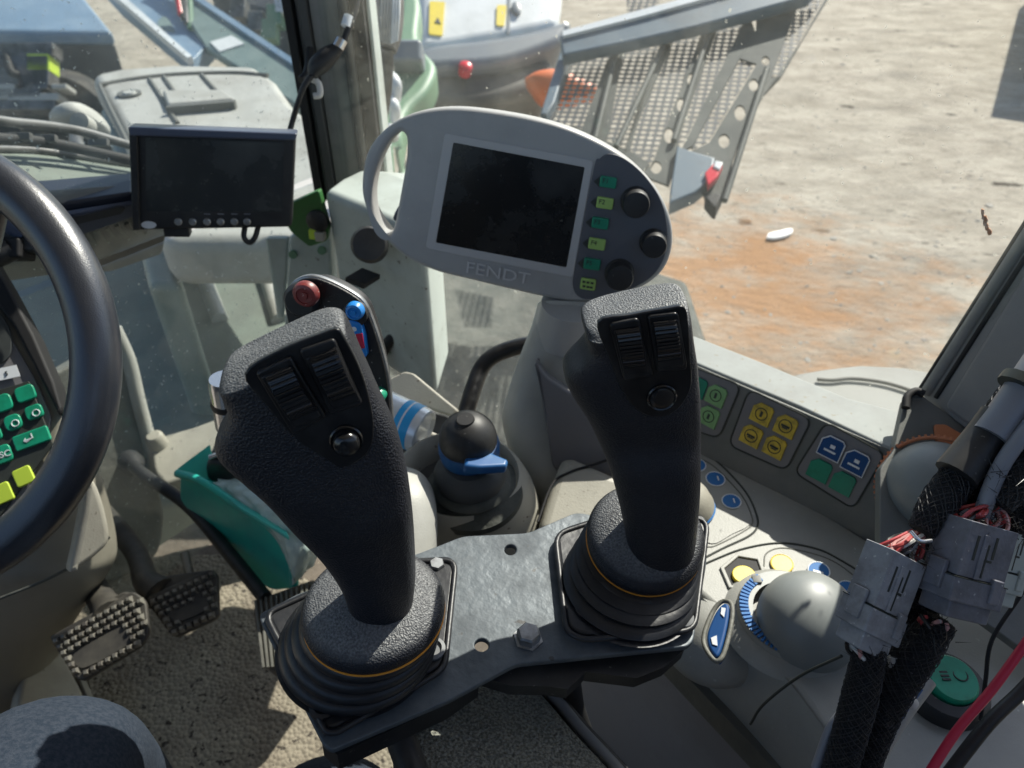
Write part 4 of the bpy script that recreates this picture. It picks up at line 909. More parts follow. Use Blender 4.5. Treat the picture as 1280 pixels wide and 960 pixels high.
# engraved dial outlines on the console
def groove(pts,r_=.0011,m=M_ink,sm=True): tube('console_groove',[con.hit(*p)+Z*.0 for p in pts],r_,m,cs,n=6)
groove([(872,562),(892,574),(912,592),(934,618),(946,645),(946,660),(935,671),(905,685),(880,698)])
groove([(862,568),(888,580),(908,598),(929,622),(940,646),(939,657),(925,667),(895,682),(884,684)],.0007,M_foot)
groove([(860,715),(895,699),(930,686),(975,679),(1020,686),(1050,700),(1085,722),(1120,750)])
groove([(955,708),(958,692),(978,685),(1016,692),(1046,704),(1078,728)],.0007,M_foot)
sheet('dial_field',con,cr([(860,572),(887,582),(907,599),(928,623),(938,647),(935,658),(915,668),(890,680),(872,660)],4,True),M_mech if False else M_console,cs,thick=.001,lift=.0008)
def oval(c,rx,ry,m,tilt=15,h=.0018,nm='console_key',rim=True):
    o=[con.loc(con.hit(c[0]+rx*math.cos(a)*math.cos(math.radians(tilt))-ry*math.sin(a)*math.sin(math.radians(tilt)),c[1]+rx*math.cos(a)*math.sin(math.radians(tilt))+ry*math.sin(a)*math.cos(math.radians(tilt)))) for a in [2*math.pi*k/24 for k in range(24)]]
    pts=[con.o+con.u*a+con.v*b for a,b in o]
    k=sheet(nm,con,pts,m,cs,thick=.004,lift=h,bevel=.0008)
    if rim: tube('key_symbol',[p+Z*(h-.0002) for p in pts+[pts[0]]],.0006,M_white if m is not M_yel else M_keyy,k,sm=False,n=6)
    return k
for c_ in ((894,600),(914,628)):
    k=oval(c_,12,8.5,M_blue); box('key_symbol',con.hit(c_[0]+3,c_[1])+Z*.0025,V((.0006,0,0)),V((0,.0028,0)),Z*.0003,M_white,k)
oval((874,583),8,7,M_blue)
k=oval((977,706),14.5,11,M_yel,20); k=oval((1023,715),14,10.5,M_blue,20); box('key_symbol',con.hit(1022,717)+Z*.0022,V((.004,-.0015,0)),V((.0004,.0012,0)),Z*.0003,M_white,k)
oval((1058,738),13,10,M_blue,20)
# knob 1 half hidden by the stick
k1=H(852,632,-.53)
lathe('dial_knob',k1,Z,[(.030,.0),(.030,.006),(.026,.012),(.024,.016),(.016,.024),(0,.028)],M_cream,cs,n=48)
lathe('dial_scale',k1,Z,[(.031,0),(.0315,.003),(.030,.004)],M_blue,cs,n=60)
# hexagon recess with yellow cap
hx=[(905,712),(923,697),(946,701),(953,720),(942,737),(914,733)]
q=con
sheet('hex_frame',con,[tuple(V(p)+(V(p)-V((930,718)))*.22) for p in hx],M_console,cs,thick=.003,lift=.0022,bevel=.0008,holes=[hx])
sheet('hex_recess',con,hx,M_pilseal,cs,thick=.001,lift=.0006)
oval((929,721),15,11,M_yel,15,.0035,rim=False)
# big knob, egg shaped
kb=H(985,775,-.53)
bulge=H(950,800,-.545)
lathe('dial_skirt',kb,Z,[(.055,-.004),(.049,.003),(.0425,.006),(.0415,.010),(.036,.011)],M_console,cs,n=64,sx=1.0)
# toothed blue scale
bm=bmesh.new(); n_=24
for k in range(n_):
    a=math.radians(118+k*130/n_); d0=V((math.cos(a),math.sin(a),0)); s_=V((-d0.y,d0.x,0))
    c_=kb+d0*.0375+Z*.0105; w_=.0014
    vv=[bm.verts.new(c_+d0*i*.0036+s_*j*w_*.72+Z*kk) for i in (-1,1) for j in (-1,1) for kk in (0,.0022)]
    for f in ((0,1,3,2),(4,6,7,5),(0,4,5,1),(2,3,7,6),(1,5,7,3)): bm.faces.new([vv[i] for i in f])
link('dial_teeth',mesh(bm),M_blue,cs,smooth=False)
lathe('dial_scale',kb+Z*.008,Z,[(.030,.003),(.0412,.003),(.0415,.001)],M_ventb,cs,n=64)
ko=kb+V((.010,-.010,.012))
lathe('dial_knob',ko,(Z+V((.10,-.25,0))).normalized(),[(.038,-.012),(.040,-.002),(.0395,.008),(.036,.018),(.029,.027),(.018,.033),(.008,.0352),(0,.0356)],M_ventb,cs,n=64,sx=1.0)
lathe('dial_pointer',kb+V((-.020,.0315,.010)),Z,[(.005,0),(.005,.003),(0,.0035)],M_ink,cs,n=4)
# swelling with blue slot in front of the knob
bump_c=H(893,792,-.565)
ball('console_bulge',bump_c,.047,M_console,cs,axis=Z,sq=.75,n=48)
slp=PL((885,820,.555),(912,770,.575),(925,820,.545))
sheet('slot_window',slp,[tuple(p) for p in cr([(889,817),(888,800),(898,775),(908,764),(915,768),(913,790),(905,822),(898,830)],4,True)],M_keyb,cs,thick=.012,lift=.010,bevel=.002)
sl_=[slp.hit(*p)+slp.n*.0085 for p in cr([(885,818),(884,800),(895,772),(907,760),(918,765),(917,790),(908,826),(898,835)],4,True)]
tube('slot_rim',sl_+[sl_[0]],.0018,M_foot,cs,sm=False,n=8)
sheet('slot_mark',slp,[(893,808),(900,805),(901,818),(895,816)],M_white,cs,thick=.001,lift=.0108)
sheet('slot_mark',slp,[(906,770),(911,771),(909,782),(905,778)],M_white,cs,thick=.001,lift=.0108)
# raised block behind: vent ball and its bezel
vb=thing('air_vent',P(1170,610,.60),'grey ball air vent with an orange toothed ring at the right','air vent')
hb_=PL(P(1120,560,.64),P(1300,690,.60),P(1150,492,.665))
sheet('vent_housing',hb_,rnd([(1100,690),(1100,585),(1117,563),(1132,495),(1150,492),(1165,503),(1310,606),(1420,700),(1400,900),(1180,740)],6),M_strip,vb,thick=.010,bevel=.001)
vc=P(1168,612,.625)
vax=(EYE-vc).normalized()
vax=(vax+V((.0,.12,.05))).normalized()
ball('vent_ball',vc,.0405,M_ventb,vb,axis=vax,n=48,sq=1)
bm=bmesh.new(); a_=RT-vax*RT.dot(vax); a_.normalize(); b_=vax.cross(a_)
torus('vent_ring',vc+vax*.006,a_,b_,.0432,.0016,M_ventor,vb,N1=72,n=8)
for k in range(60):
    t=2*math.pi*k/60; d0=a_*math.cos(t)+b_*math.sin(t); s_=-a_*math.sin(t)+b_*math.cos(t); c_=vc+vax*.007+d0*.0442
    vv=[bm.verts.new(c_+d0*i*.0016+s_*j*.0010+vax*kk*.0016) for i in (-1,1) for j in (-1,1) for kk in (-1,1)]
    for f in ((0,1,3,2),(4,6,7,5),(0,4,5,1),(2,3,7,6),(1,5,7,3),(0,2,6,4)): bm.faces.new([vv[i] for i in f])
link('ring_teeth',mesh(bm),M_ventor,vb,smooth=False)
sheet('vent_sticker',hb_,rnd([(1166,532),(1180,532),(1212,551),(1206,563),(1168,552)],3),M_ventor,vb,thick=.003,lift=.003,bevel=.0008)
tube('vent_gasket',[P(1132,510,.655),P(1134,496,.66),P(1145,489,.662),P(1155,493,.66)],.0035,M_pilseal,vb)
# green cap
gcap=thing('push_switch',H(1182,862,-.53),'round green push switch in a black ring near the red cable','switch')
gp=H(1180,862,-.525)
lathe('cap_ring',gp,Z,[(.030,-.004),(.030,.005),(.027,.009),(.019,.010),(.018,.006)],M_black,gcap)
lathe('cap_face',gp+V((.002,.003,0)),(Z+V((0,-.15,0))).normalized(),[(.0185,.004),(.0185,.013),(.0165,.0155),(.006,.0155),(0,.0155)],M_keyg2,gcap)
torus('cap_mark',gp+V((.008,.003,.0155)),RT,V((0,1,0)),.005,.0006,M_ink,gcap,N1=24,n=6)
for i in range(4): box('cap_mark',gp+V((-.004,.008-.003*i,.0158)),RT*.003,V((0,.0008,0)),Z*.0003,M_ink,gcap)
# ================================================================== wiring harness
def oconn(label,c,ax,wd,th,m,rows,name='cable_connector'):
    """multi-pin connector: two mated shells with latches; ax = length axis (up to wires), wd = width dir"""
    n=ax.cross(wd).normalized()
    if n.dot(EYE-c)<0: n=-n
    L_,W_,T_=rows
    t=thing(name,c-ax*L_,label,'connector','grey connectors on the hanging wiring harness')
    A=ax.normalized(); W=wd.normalized()
    def pr(nm,lo,hi,w,tt,mm,sh=0,bev=.0012,wo=0):
        return box(nm,c+A*((lo+hi)/2*L_)+n*sh+W*wo,A*((hi-lo)/2*L_),W*(w*W_),n*(tt*T_),mm,t,bevel=bev)
    # upper socket: hollow frame of four walls
    for sgn in (-1,1):
        box('socket_wall',c+A*(.45*L_)+W*(sgn*W_*.94),A*(.55*L_),W*(W_*.06),n*T_*.92,m,t,bevel=.0006)
        box('socket_wall',c+A*(.45*L_)+n*(sgn*T_*.90),A*(.55*L_),W*W_,n*(T_*.10),m,t,bevel=.0006)
    pr('socket_core',-.2,.75,.86,.78,M_ink,bev=0)
    pr('plug_shell',-.62,-.12,1.10,1.10,m)
    pr('plug_nose',-.95,-.60,.86,.9,m)
    # raised latch ribs and slots
    pr('latch_rib',-.1,.8,.10,.08,m,sh=T_*1.0,bev=.0004,wo=-W_*.25)
    pr('latch_slot',.25,.75,.05,.02,M_ink,sh=T_*1.002,bev=0,wo=-W_*.55)
    pr('latch_slot',.35,.8,.05,.02,M_ink,sh=T_*1.002,bev=0,wo=W_*.20)
    pr('latch_slot',-.05,.62,.035,.02,M_ink,sh=T_*1.002,bev=0,wo=-W_*.05)
    box('latch_slot',c+A*(.30*L_)+n*(T_*1.002)+W*(W_*.05),A*(.025*L_),W*(W_*.16),n*(.02*T_),M_ink,t)
    pr('latch_tab',-.5,.0,.22,.16,m,sh=T_*1.08,bev=.001,wo=W_*.62)
    pr('side_clip',-.45,.12,.09,.5,m,bev=.0008,wo=W_*1.12); pr('side_clip',-.45,.12,.09,.5,m,bev=.0008,wo=-W_*1.12)
    pr('shell_seam',-.135,-.115,1.105,1.105,M_ink,bev=0)
    return t,n,A,W
def wires(par,c,A,W,n,w,tip,spread,cnt,seed,r=.00125,side=1,depth=.008):
    """single wires fanning from the socket into the sleeve"""
    rg=random.Random(seed)
    for i in range(cnt):
        u=(i+.5)/cnt*2-1
        a=c+W*(u*w)+n*rg.uniform(-depth,depth)
        b=c+(tip-c)*.4+W*(u*w*.95)+n*rg.uniform(-depth,depth)*.9+V((rg.uniform(-1,1),rg.uniform(-1,1),rg.uniform(-1,1)))*.002
        e=tip+W*(u*spread)+n*rg.uniform(-.4,.4)*depth
        m=rg.choice([M_wire_r,M_wire_p,M_wire_w,M_wire_k,M_wire_k,M_wire_g,M_wire_r,M_wire_p])
        tube('wire',[a,b,e],r,m,par,n=6,seg=3)
c1=P(1097,752,.455); ax1=(P(1118,700,.455)-P(1078,806,.455)).normalized(); wd1=(P(1125,768,.46)-P(1065,738,.445)).normalized()
k1_,n1,A1,W1=oconn('lighter grey connector at the left of the hanging harness',c1,ax1,wd1,.01,M_con1,(.032,.0145,.011))
c2=P(1206,712,.45); ax2=(P(1222,660,.45)-P(1190,770,.45)).normalized(); wd2=(P(1252,722,.46)-P(1165,700,.445)).normalized()
k2_,n2,A2,W2=oconn('darker grey connector at the right of the hanging harness',c2,ax2,wd2,.01,M_con2,(.030,.0185,.012))
c3=P(1252,706,.475); 
k3_,n3,A3,W3=oconn('pale connector tucked behind the darker grey one',c3,ax2,wd2,.01,M_house,(.026,.012,.008))
def strands(par,pts,rad,turns=9,n=15,r_=.00055,m=None):
    P4=cr([V((p.x,p.y,p.z,q)) for p,q in zip(pts,rad)],14); c=[V(p[:3]) for p in P4]; rr=[p[3] for p in P4]
    L_=[0]
    for a,b in zip(c,c[1:]): L_.append(L_[-1]+(b-a).length)
    bm=bmesh.new(); up=None; fr=[]
    for i,p in enumerate(c):
        t=(c[min(i+1,len(c)-1)]-c[max(i-1,0)]).normalized()
        up=(t.orthogonal() if up is None else up-t*up.dot(t)).normalized(); fr.append((up.copy(),t.cross(up)))
    for sg in (-1,1):
        for k in range(n):
            prev=None
            for i,p in enumerate(c):
                a=2*math.pi*k/n+sg*L_[i]/max(rr[2],.004)*.9; w_=r_
                u_,s_=fr[i]; a+=.10*math.sin(L_[i]*140+k*2.3); d0=u_*math.cos(a)+s_*math.sin(a); tn=(-u_*math.sin(a)+s_*math.cos(a))
                o=p+d0*(rr[i]+.0003*(1+sg*math.sin(L_[i]*900+k)))
                q=[bm.verts.new(o-tn*w_),bm.verts.new(o+d0*w_*.9),bm.verts.new(o+tn*w_)]
                if prev:
                    bm.faces.new((prev[0],prev[1],q[1],q[0])); bm.faces.new((prev[1],prev[2],q[2],q[1]))
                prev=q
    return link('sleeve_braid',mesh(bm),m or M_strand,par,smooth=False)
_tube=tube
def tube(name,pts,r,m,parent=None,**k):
    o=_tube(name,pts,r,m,parent,**k)
    if name=='sleeve': strands(parent,pts,r if isinstance(r,list) else [r]*len(pts))
    return o
hs=thing('wiring_harness',P(1300,480,.46),'thick bundle of black braided cable sleeves hanging at the right','wiring harness')
tA=P(1150,672,.46)
tube('sleeve',[P(1300,460,.47),P(1262,505,.47),P(1228,556,.468),P(1195,600,.465),P(1172,632,.46),P(1152,664,.458)],[.010,.010,.0102,.0105,.0105,.0075],M_braid,hs)
tube('sleeve_end',[P(1250,520,.463),P(1228,552,.463),P(1195,594,.461)],[.0115,.0122,.0132],M_black,hs) 
tube('grey_tube',[P(1310,440,.46),P(1262,512,.458),P(1238,545,.458)],[.0105,.0108,.0110],M_wire_g,hs)
tube('sleeve_clamp',[P(1284,478,.457),P(1276,488,.457)],.0145,M_ink,hs,sm=False)
tube('grey_tube',[P(1330,480,.445),P(1285,535,.445),P(1250,585,.448),P(1228,640,.452),P(1212,690,.46)],.0048,M_wire_g,hs)
tube('sleeve',[P(1340,500,.46),P(1290,560,.458),P(1262,604,.455),P(1245,632,.452)],[.014,.014,.012,.008],M_braid,hs)
tube('sleeve',[P(1340,560,.47),P(1295,600,.468),P(1274,636,.466),P(1264,662,.468)],[.012,.011,.010,.008],M_braid,hs)
tube('sleeve',[P(1232,600,.475),P(1205,640,.474),P(1180,672,.474),P(1165,700,.47)],[.009,.010,.010,.008],M_braid,hs)
tube('sleeve',[P(1090,806,.455),P(1082,840,.457),P(1070,890,.46),P(1050,960,.47),P(1035,1010,.475)],[.008,.0095,.010,.0095,.0095],M_braid,hs)
tube('sleeve',[P(1176,775,.455),P(1150,812,.46),P(1122,850,.468),P(1098,900,.475),P(1075,965,.48)],[.009,.0115,.0125,.011,.010],M_braid,hs)
tube('sleeve',[P(1140,720,.47),P(1152,760,.472),P(1140,800,.47),P(1110,850,.47),P(1095,900,.47)],[.007,.009,.010,.010,.010],M_braid,hs)
tube('grey_tube',[P(1118,820,.463),P(1122,850,.463),P(1140,880,.47)],.0042,M_wire_w,hs)
tube('grey_tube',[P(1160,850,.50),P(1120,905,.49),P(1080,975,.48)],.0055,M_col,hs)
tube('cable',[P(1150,860,.485),P(1112,915,.48),P(1078,980,.475)],.0022,M_bluecol,hs)
tube('cable',[P(1052,820,.46),P(1000,845,.50),P(955,880,.53),P(938,905,.55)],.0010,M_ink,hs)
tube('cable_tie',[P(1138,664,.446),P(1150,676,.444),P(1164,676,.446)],.0013,M_chrome,hs)
tube('grey_tube',[P(1080,868,.475),P(1042,905,.478),P(1020,960,.48)],.0032,M_wire_g,hs)
tip1=P(1150,668,.457); wires(k1_,c1+A1*.030,A1,W1,n1,.0120,tip1,.004,26,3)
wires(k1_,P(1075,812,.455),A1,W1,n1,.008,P(1088,832,.456),.005,10,4)
wires(k2_,c2+A2*.028,A2,W2,n2,.0165,P(1243,632,.453),.006,30,5,depth=.009)
wires(k3_,c3+A2*.024,A3,W3,n3,.010,P(1262,664,.468),.006,10,6)
wires(k2_,P(1172,775,.45),A2,W2,n2,.010,P(1166,792,.457),.006,10,8)
# frayed braid hairs
bm=bmesh.new(); rg=random.Random(11)
def fray(c,s,n_,L_):
    for i in range(n_):
        a=c+V((rg.uniform(-1,1),rg.uniform(-1,1),rg.uniform(-1,1)))*s
        d0=V((rg.uniform(-1,1),rg.uniform(-1,1),rg.uniform(-.6,1))).normalized(); b=a+d0*L_*rg.uniform(.4,1); w=d0.orthogonal().normalized()*.00028
        x=d0.cross(w).normalized()*.00028
        v=[bm.verts.new(q) for q in (a-w,a+w,a+x,b)]
        bm.faces.new((v[0],v[1],v[3])); bm.faces.new((v[1],v[2],v[3])); bm.faces.new((v[2],v[0],v[3]))
for c_ in ((1230,650,.448),(1262,655,.455),(1150,690,.452),(1088,818,.452),(1170,790,.45),(1130,800,.455),(1250,600,.448),(1275,620,.455)): fray(P(*c_),.008,60,.014)
fo=link('frayed_threads',mesh(bm),M_wire_k,hs,smooth=False)
rcab=tag(tube('red_cable',[P(1330,740,.47),P(1283,803,.47),P(1240,862,.465),P(1195,915,.46),P(1150,985,.455)],.0029,M_redc),'glossy red cable crossing the lower right corner','cable')
bcab=tag(tube('black_cable',[P(1340,790,.48),P(1283,858,.48),P(1235,905,.475),P(1180,975,.47)],.0042,M_black),'thick black cable just below the red cable','cable')
tcab=tag(tube('thin_cord',[P(1310,690,.50),P(1275,745,.50),P(1240,800,.50),P(1232,850,.50),P(1226,900,.50)],.0014,M_pilseal),'thin black cord hanging beside the green cap','cord')
# ================================================================== person (legs in dark trousers)
pe=bpy.data.meshes.new('person'); 
J={'pelvis':(P(100,1500,.50)+V((0,-.25,-.10)),.15)}
kl=P(20,905,.50); kr=P(390,985,.60)
hipc=V((-.14,-.30,CZ-.56))
hl=hipc+V((-.10,.0,0)); hr=hipc+V((.09,.02,-.01))
vs=[(hipc,.13),(hl,.10),(hl.lerp(kl,.55)-Z*.0,.082),(kl-Z*.045,.069),(kl+V((-.03,.05,-.30)),.052),(kl+V((-.04,.04,-.46)),.042),(hr,.10),(hr.lerp(kr,.55),.08),(kr-Z*.045,.066),(kr+V((.0,.07,-.26)),.050),(kr+V((.0,.06,-.38)),.042),(hipc+V((0,-.05,.18)),.12),(hipc+V((0,-.06,.32)),.13)]
eds=[(0,1),(1,2),(2,3),(3,4),(4,5),(0,6),(6,7),(7,8),(8,9),(9,10),(0,11),(11,12)]
pe.from_pydata([v[0] for v in vs],eds,[]); po=bpy.data.objects.new('person',pe); COL.objects.link(po)
sk=po.modifiers.new('skin','SKIN'); 
for i,v in enumerate(vs): pe.skin_vertices[0].data[i].radius=(v[1],v[1]); 
pe.skin_vertices[0].data[0].use_root=True
ss=po.modifiers.new('sub','SUBSURF'); ss.levels=2; ss.render_levels=3
sk.use_smooth_shade=True; pe.materials.append(M_cloth)
tag(po,'seated person in dark blue trousers, knees at the bottom edge','person')
# ================================================================== OUTSIDE
GZ=-CZ
# engine hood
hh=thing('engine_hood',H(250,150,-1.2),'pale grey engine hood of the tractor seen through the windshield','hood')
HZ=-.60
def hz(x,y): return H(x,y,HZ)
prismz('hood_top',[hz(112,92),hz(150,84),hz(220,79),hz(320,81),hz(345,98),hz(368,130),hz(500,230),hz(500,300),hz(200,300),hz(160,182),hz(140,140)],M_hood,hh,h=.10,bevel=.03)
for a in ([(125,107),(165,100),(220,94),(290,92),(335,95)],[(187,100),(200,120),(212,140),(222,155)],[(252,94),(266,110),(280,124)],[(205,97),(222,122),(232,140)],[(125,108),(140,140),(160,180)]):
    tube('panel_seam',[hz(*p)+Z*.001 for p in a],.007,M_hoodseam,hh,n=6)
prismz('hood_scoop',[hz(212,140)+Z*.02,hz(296,133)+Z*.02,hz(280,121)+Z*.02,hz(205,122)+Z*.02],M_hood,hh,h=.05,bevel=.008)
box('scoop_shadow_gap',hz(254,139.5),(hz(296,135)-hz(212,142))/2,V((0,.008,0)),Z*.02,M_hoodseam,hh)
lathe('hood_emblem',hz(162,119),Z,[(.03,0),(.03,.006),(0,.008)],M_hoodseam,hh,n=24); lathe('hood_emblem',hz(163,120)+Z*.007,Z,[(.017,0),(.015,.004),(0,.005)],M_hood,hh,n=24)
# side of hood
prismz('hood_side',[hz(110,94)-Z*.09,hz(126,92)-Z*.09,hz(150,140)-Z*.09,hz(175,184)-Z*.09,hz(210,300)-Z*.09,hz(165,300)-Z*.09,hz(138,184)-Z*.09],M_teal2,hh,h=.5,bevel=.02)
# work lamp / mirror lump
wl=thing('work_lamp',P(100,160,1.5),'whitish work lamp beside the hood','lamp')
loft('lamp_shell',[(P(68,156,1.5),P(72,160,1.5),.02,2.2),(P(78,146,1.5),P(86,165,1.5),.05,2.4),(P(98,138,1.5),P(106,168,1.5),.07,2.6),(P(112,136,1.5),P(122,160,1.5),.06,2.6),(P(118,138,1.5),P(127,155,1.5),.03,2.4)],M_hood,wl,nrm=-FW)
tube('lamp_bracket',[P(96,160,1.45),P(95,175,1.4),P(100,190,1.35)],.012,M_mech,wl)
# cowl and wiper
cw=thing('wiper',P(90,190,1.05),'windshield wiper arm lying across the dusty cowl','wiper')
def wp(x,y,o=0): 
    base=PL(P(0,190,.92),P(165,210,1.12),P(0,240,.86)); return base.hit(x,y)+base.n*o
tube('wiper_arm',[wp(-60,158,.02),wp(0,168,.02),wp(50,172,.02),wp(92,178,.02),wp(130,188,.02),wp(200,208,.02)],.0065,M_mech,cw)
tube('wiper_blade',[wp(-60,178,.008),wp(0,180,.008),wp(60,185,.008),wp(120,197,.008),wp(200,214,.008)],.0075,M_pilseal,cw)
lathe('wiper_joint',wp(97,170,.02),-FW,[(.014,-.01),(.014,.012),(0,.014)],M_hood,cw,n=16)
for x in (20,52,118): box('wiper_clip',wp(x,181+x*.06,.014),RT*.014,UP*.005,FW*.004,M_mech,cw,bevel=.001)
co=PL(P(0,200,.95),P(165,215,1.15),P(0,240,.86))
sheet('cowl',co,[(-80,190),(60,190),(165,205),(250,215),(250,226),(160,226),(60,236),(-80,250)],M_mud2,cab,thick=.01)
tube('cowl_edge',[co.hit(*p)+co.n*.004 for p in ((-80,190),(0,190),(60,193),(165,209),(250,218))],.005,M_mech,cab)
# truck far left
tk=thing('flatbed_truck',H(60,60,GZ),'dark parked truck body with a pale blue top at far left','truck')
t0=P(-160,36,6.0); t1_=P(141,40,6.3)
prismz('truck_roof',[t0,t1_,P(60,-60,7.2),P(-160,-60,7.2)],M_truckb,tk,h=.12,bevel=.04)
prismz('truck_body',[t0+V((0,.02,-.1)),t1_+V((-.02,.02,-.1)),P(60,-60,7.2)+V((-.02,0,-.1)),P(-160,-60,7.2)+V((0,0,-.1))],M_truckd,tk,h=.95,bevel=.03)
for (x,y,w,h_,m) in ((28,66,.28,.05,M_mech),(20,92,.30,.12,M_mech),(50,100,.10,.10,M_mech),(54,82,.09,.07,M_keyly),(18,120,.25,.04,M_mech),(10,112,.1,.1,M_hood),(48,125,.2,.03,M_hood),(36,135,.25,.04,M_mech),(80,112,.06,.02,M_hood)):
    box('engine_part',P(x,y,5.85),RT*w,UP*h_,FW*.07,m,tk,bevel=.01)
tube('engine_hose',[P(8,70,5.8),P(14,90,5.75),P(25,95,5.8),P(30,110,5.8)],.03,M_pilseal,tk)
prismz('chassis',[H(-160,150,-2.2),H(130,150,-2.2),H(100,110,-2.2),H(-160,110,-2.2)],M_truckd,tk,h=.3)
for c_ in ((-40,6.6),(120,6.8)):
    lathe('wheel',V((P(c_[0],150,c_[1]).x,P(c_[0],150,c_[1]).y-.4,.42)),V((0,1,0)),[(0,-.1),(.3,-.1),(.42,-.08),(.42,.1),(.3,.12),(0,.12)],M_tyre,tk)
# blue beam trailer
tr=thing('trailer_boom',H(250,90,GZ),'blue grey loading ramp leaning diagonally beyond the hood','loading ramp')
bp1=PL(P(150,0,5.2),P(245,0,5.2),P(245,75,4.6))
sheet('ramp_beam',bp1,[(120,-28),(150,-30),(230,-20),(245,0),(262,52),(240,76),(235,74),(146,0)],M_truckb,tr,thick=.12,bevel=.01)
sheet('ramp_edge',bp1,[(110,-30),(120,-32),(242,76),(236,78)],M_exwhite,tr,thick=.05,lift=.03)
bp2=PL(P(244,0,5.0),P(366,80,4.6),P(259,56,4.7))
sheet('ramp_panel',bp2,[(200,-30),(244,-2),(420,116),(420,170),(364,126),(257,58)],M_teal2,tr,thick=.06,bevel=.01)
sheet('ramp_edge',bp2,[(200,-36),(246,-4),(420,112),(420,120),(242,1)],M_truckb,tr,thick=.09,lift=.02)
sheet('ramp_label',bp2,[(263,54),(290,46),(306,56),(275,66)],M_exwhite,tr,thick=.01,lift=.01)
sheet('ramp_label',bp1,cr([(198,28),(206,22),(214,30),(218,40),(208,38),(200,36)],4,True),M_teal2,tr,thick=.01,lift=.008)
for k in range(4): tube('tie_down',[P(222+k*5,-5+k*2,4.9),P(226+k*4,18+k*6,4.85)],.02,(M_redlamp,M_pilseal,M_mech,M_exgreen)[k],tr,sm=False)
dk=thing('machine_attachment',H(330,40,GZ),'dark greenish machine standing behind the loading ramp','machine')
prismz('machine_body',[P(255,-40,6.5),P(480,-40,6.5),P(480,25,6.2),P(365,20,6.2),P(300,6,6.3)],M_truckd,dk,h=1.1,bevel=.04)
for (x,y,m) in ((345,22,M_exgreen),(338,40,M_exgreen),(322,30,M_mech),(355,8,M_exwhite),(300,14,M_mech)): box('machine_part',P(x,y,5.9),RT*.06,UP*.08,FW*.06,m,dk,bevel=.01)
# ribbed horn/mirror by the pillar
mr=thing('ribbed_lamp',P(490,60,1.30),'ribbed grey outside lamp beside the pillar','lamp')
loft('lamp_back',[(P(476,-20,1.3),P(503,-20,1.3),.03,3),(P(474,10,1.3),P(504,10,1.3),.035,3),(P(474,40,1.3),P(501,42,1.3),.03,3),(P(478,58,1.3),P(495,64,1.3),.02,2.5)],M_mech,mr,nrm=-FW)
for k in range(7): tube('lamp_rib',[P(478+k*3.6,-20,1.262),P(477+k*3.6,20,1.258),P(477+k*3.2,56-abs(k-3)*1.5,1.27)],.0022,M_exwhite if k>3 else M_hood,mr)
tube('lamp_stem',[P(484,60,1.3),P(482,110,1.35),P(476,150,1.4)],.012,M_mech,mr)
# excavator
ex=thing('excavator',H(620,110,GZ),'white excavator rear with yellow stickers and orange detail behind the terminal','excavator')
epl=PL(P(520,0,4.2),P(705,0,4.4),P(540,60,4.1))
sheet('engine_cover',epl,rnd([(522,-80),(706,-80),(705,0),(700,32),(640,44),(546,60),(524,58)],8),M_exwhite,ex,thick=.5,bevel=.06,bseg=5)
sheet('cover_band',epl,[tuple(p) for p in cr([(530,60),(600,50),(660,40),(700,28),(714,30),(706,48),(690,60),(630,80),(560,86),(524,84)],4,True)],M_exband,ex,thick=.4,lift=.02,bevel=.05,bseg=5)
sheet('counterweight',epl,[tuple(p) for p in cr([(530,70),(620,72),(690,60),(694,84),(680,100),(640,112),(590,120),(548,116),(528,100)],4,True)],M_exdark,ex,thick=.6,lift=-.06,bevel=.08,bseg=5)
sheet('chassis_shade',epl,[(530,100),(700,90),(720,140),(700,200),(500,200),(510,140)],M_truckd,ex,thick=.3,lift=-.45)  # dark chassis sheet put in to give the shade under the excavator
sheet('yellow_sticker',epl,rnd([(537,3),(556,4),(553,46),(536,44)],2),M_yel,ex,thick=.01,lift=.01)
sheet('sticker_symbol',epl,[(543,30),(547,24),(551,32)],M_ink,ex,thick=.005,lift=.014)
sheet('yellow_sticker',epl,rnd([(621,8),(633,8),(630,34),(620,33)],2),M_yel,ex,thick=.01,lift=.01)
lathe('lock_cover',epl.hit(645,13),epl.n,[(.045,0),(.045,.02),(.03,.025),(0,.025)],M_exband,ex,sx=.62,xdir=epl.u)
sheet('cover_seam',epl,[(636,-60),(639,-60),(637,42),(634,43)],M_exband,ex,thick=.01,lift=.006)
lathe('rear_lamp',epl.hit(581,90)+epl.n*.02,epl.n,[(.036,-.03),(.036,.025),(.022,.035),(0,.035)],M_redlamp,ex)
loft('orange_hose',[(P(656,100,4.0),P(662,112,4.0),.06,2.2),(P(672,92,4.0),P(676,130,4.0),.1,2.4),(P(700,90,4.0),P(700,135,4.0),.1,2.4),(P(735,104,4.0),P(732,128,4.0),.06,2.2),(P(760,114,4.0),P(758,124,4.0),.03,2.2)],M_exor,ex,nrm=-FW)
gt=thing('green_tank',H(520,120,GZ),'pale green machine arm left of the excavator','machine arm')
gpl=PL(P(500,20,3.6),P(545,20,3.6),P(505,170,3.1))
sheet('arm_plate',gpl,[tuple(p) for p in cr([(505,-20),(525,0),(523,50),(545,80),(535,110),(508,140),(498,190),(488,150),(492,70)],4,True)],M_exgreen,gt,thick=.15,bevel=.03)
box('arm_joint',P(510,72,3.3),RT*.07,UP*.05,FW*.08,M_exband,gt,bevel=.02)
for (a,b) in (((484,92),(494,125)),((478,120),(494,150)),((470,130),(488,128)),((474,160),(492,172)),((480,175),(476,205)),((462,185),(486,190))):
    tube('arm_hose',[P(a[0],a[1],2.9),P((a[0]+b[0])/2+6,(a[1]+b[1])/2-4,2.85),P(b[0],b[1],2.9)],.022,random.choice([M_exwhite,M_mech,M_exwhite]),gt,n=8)
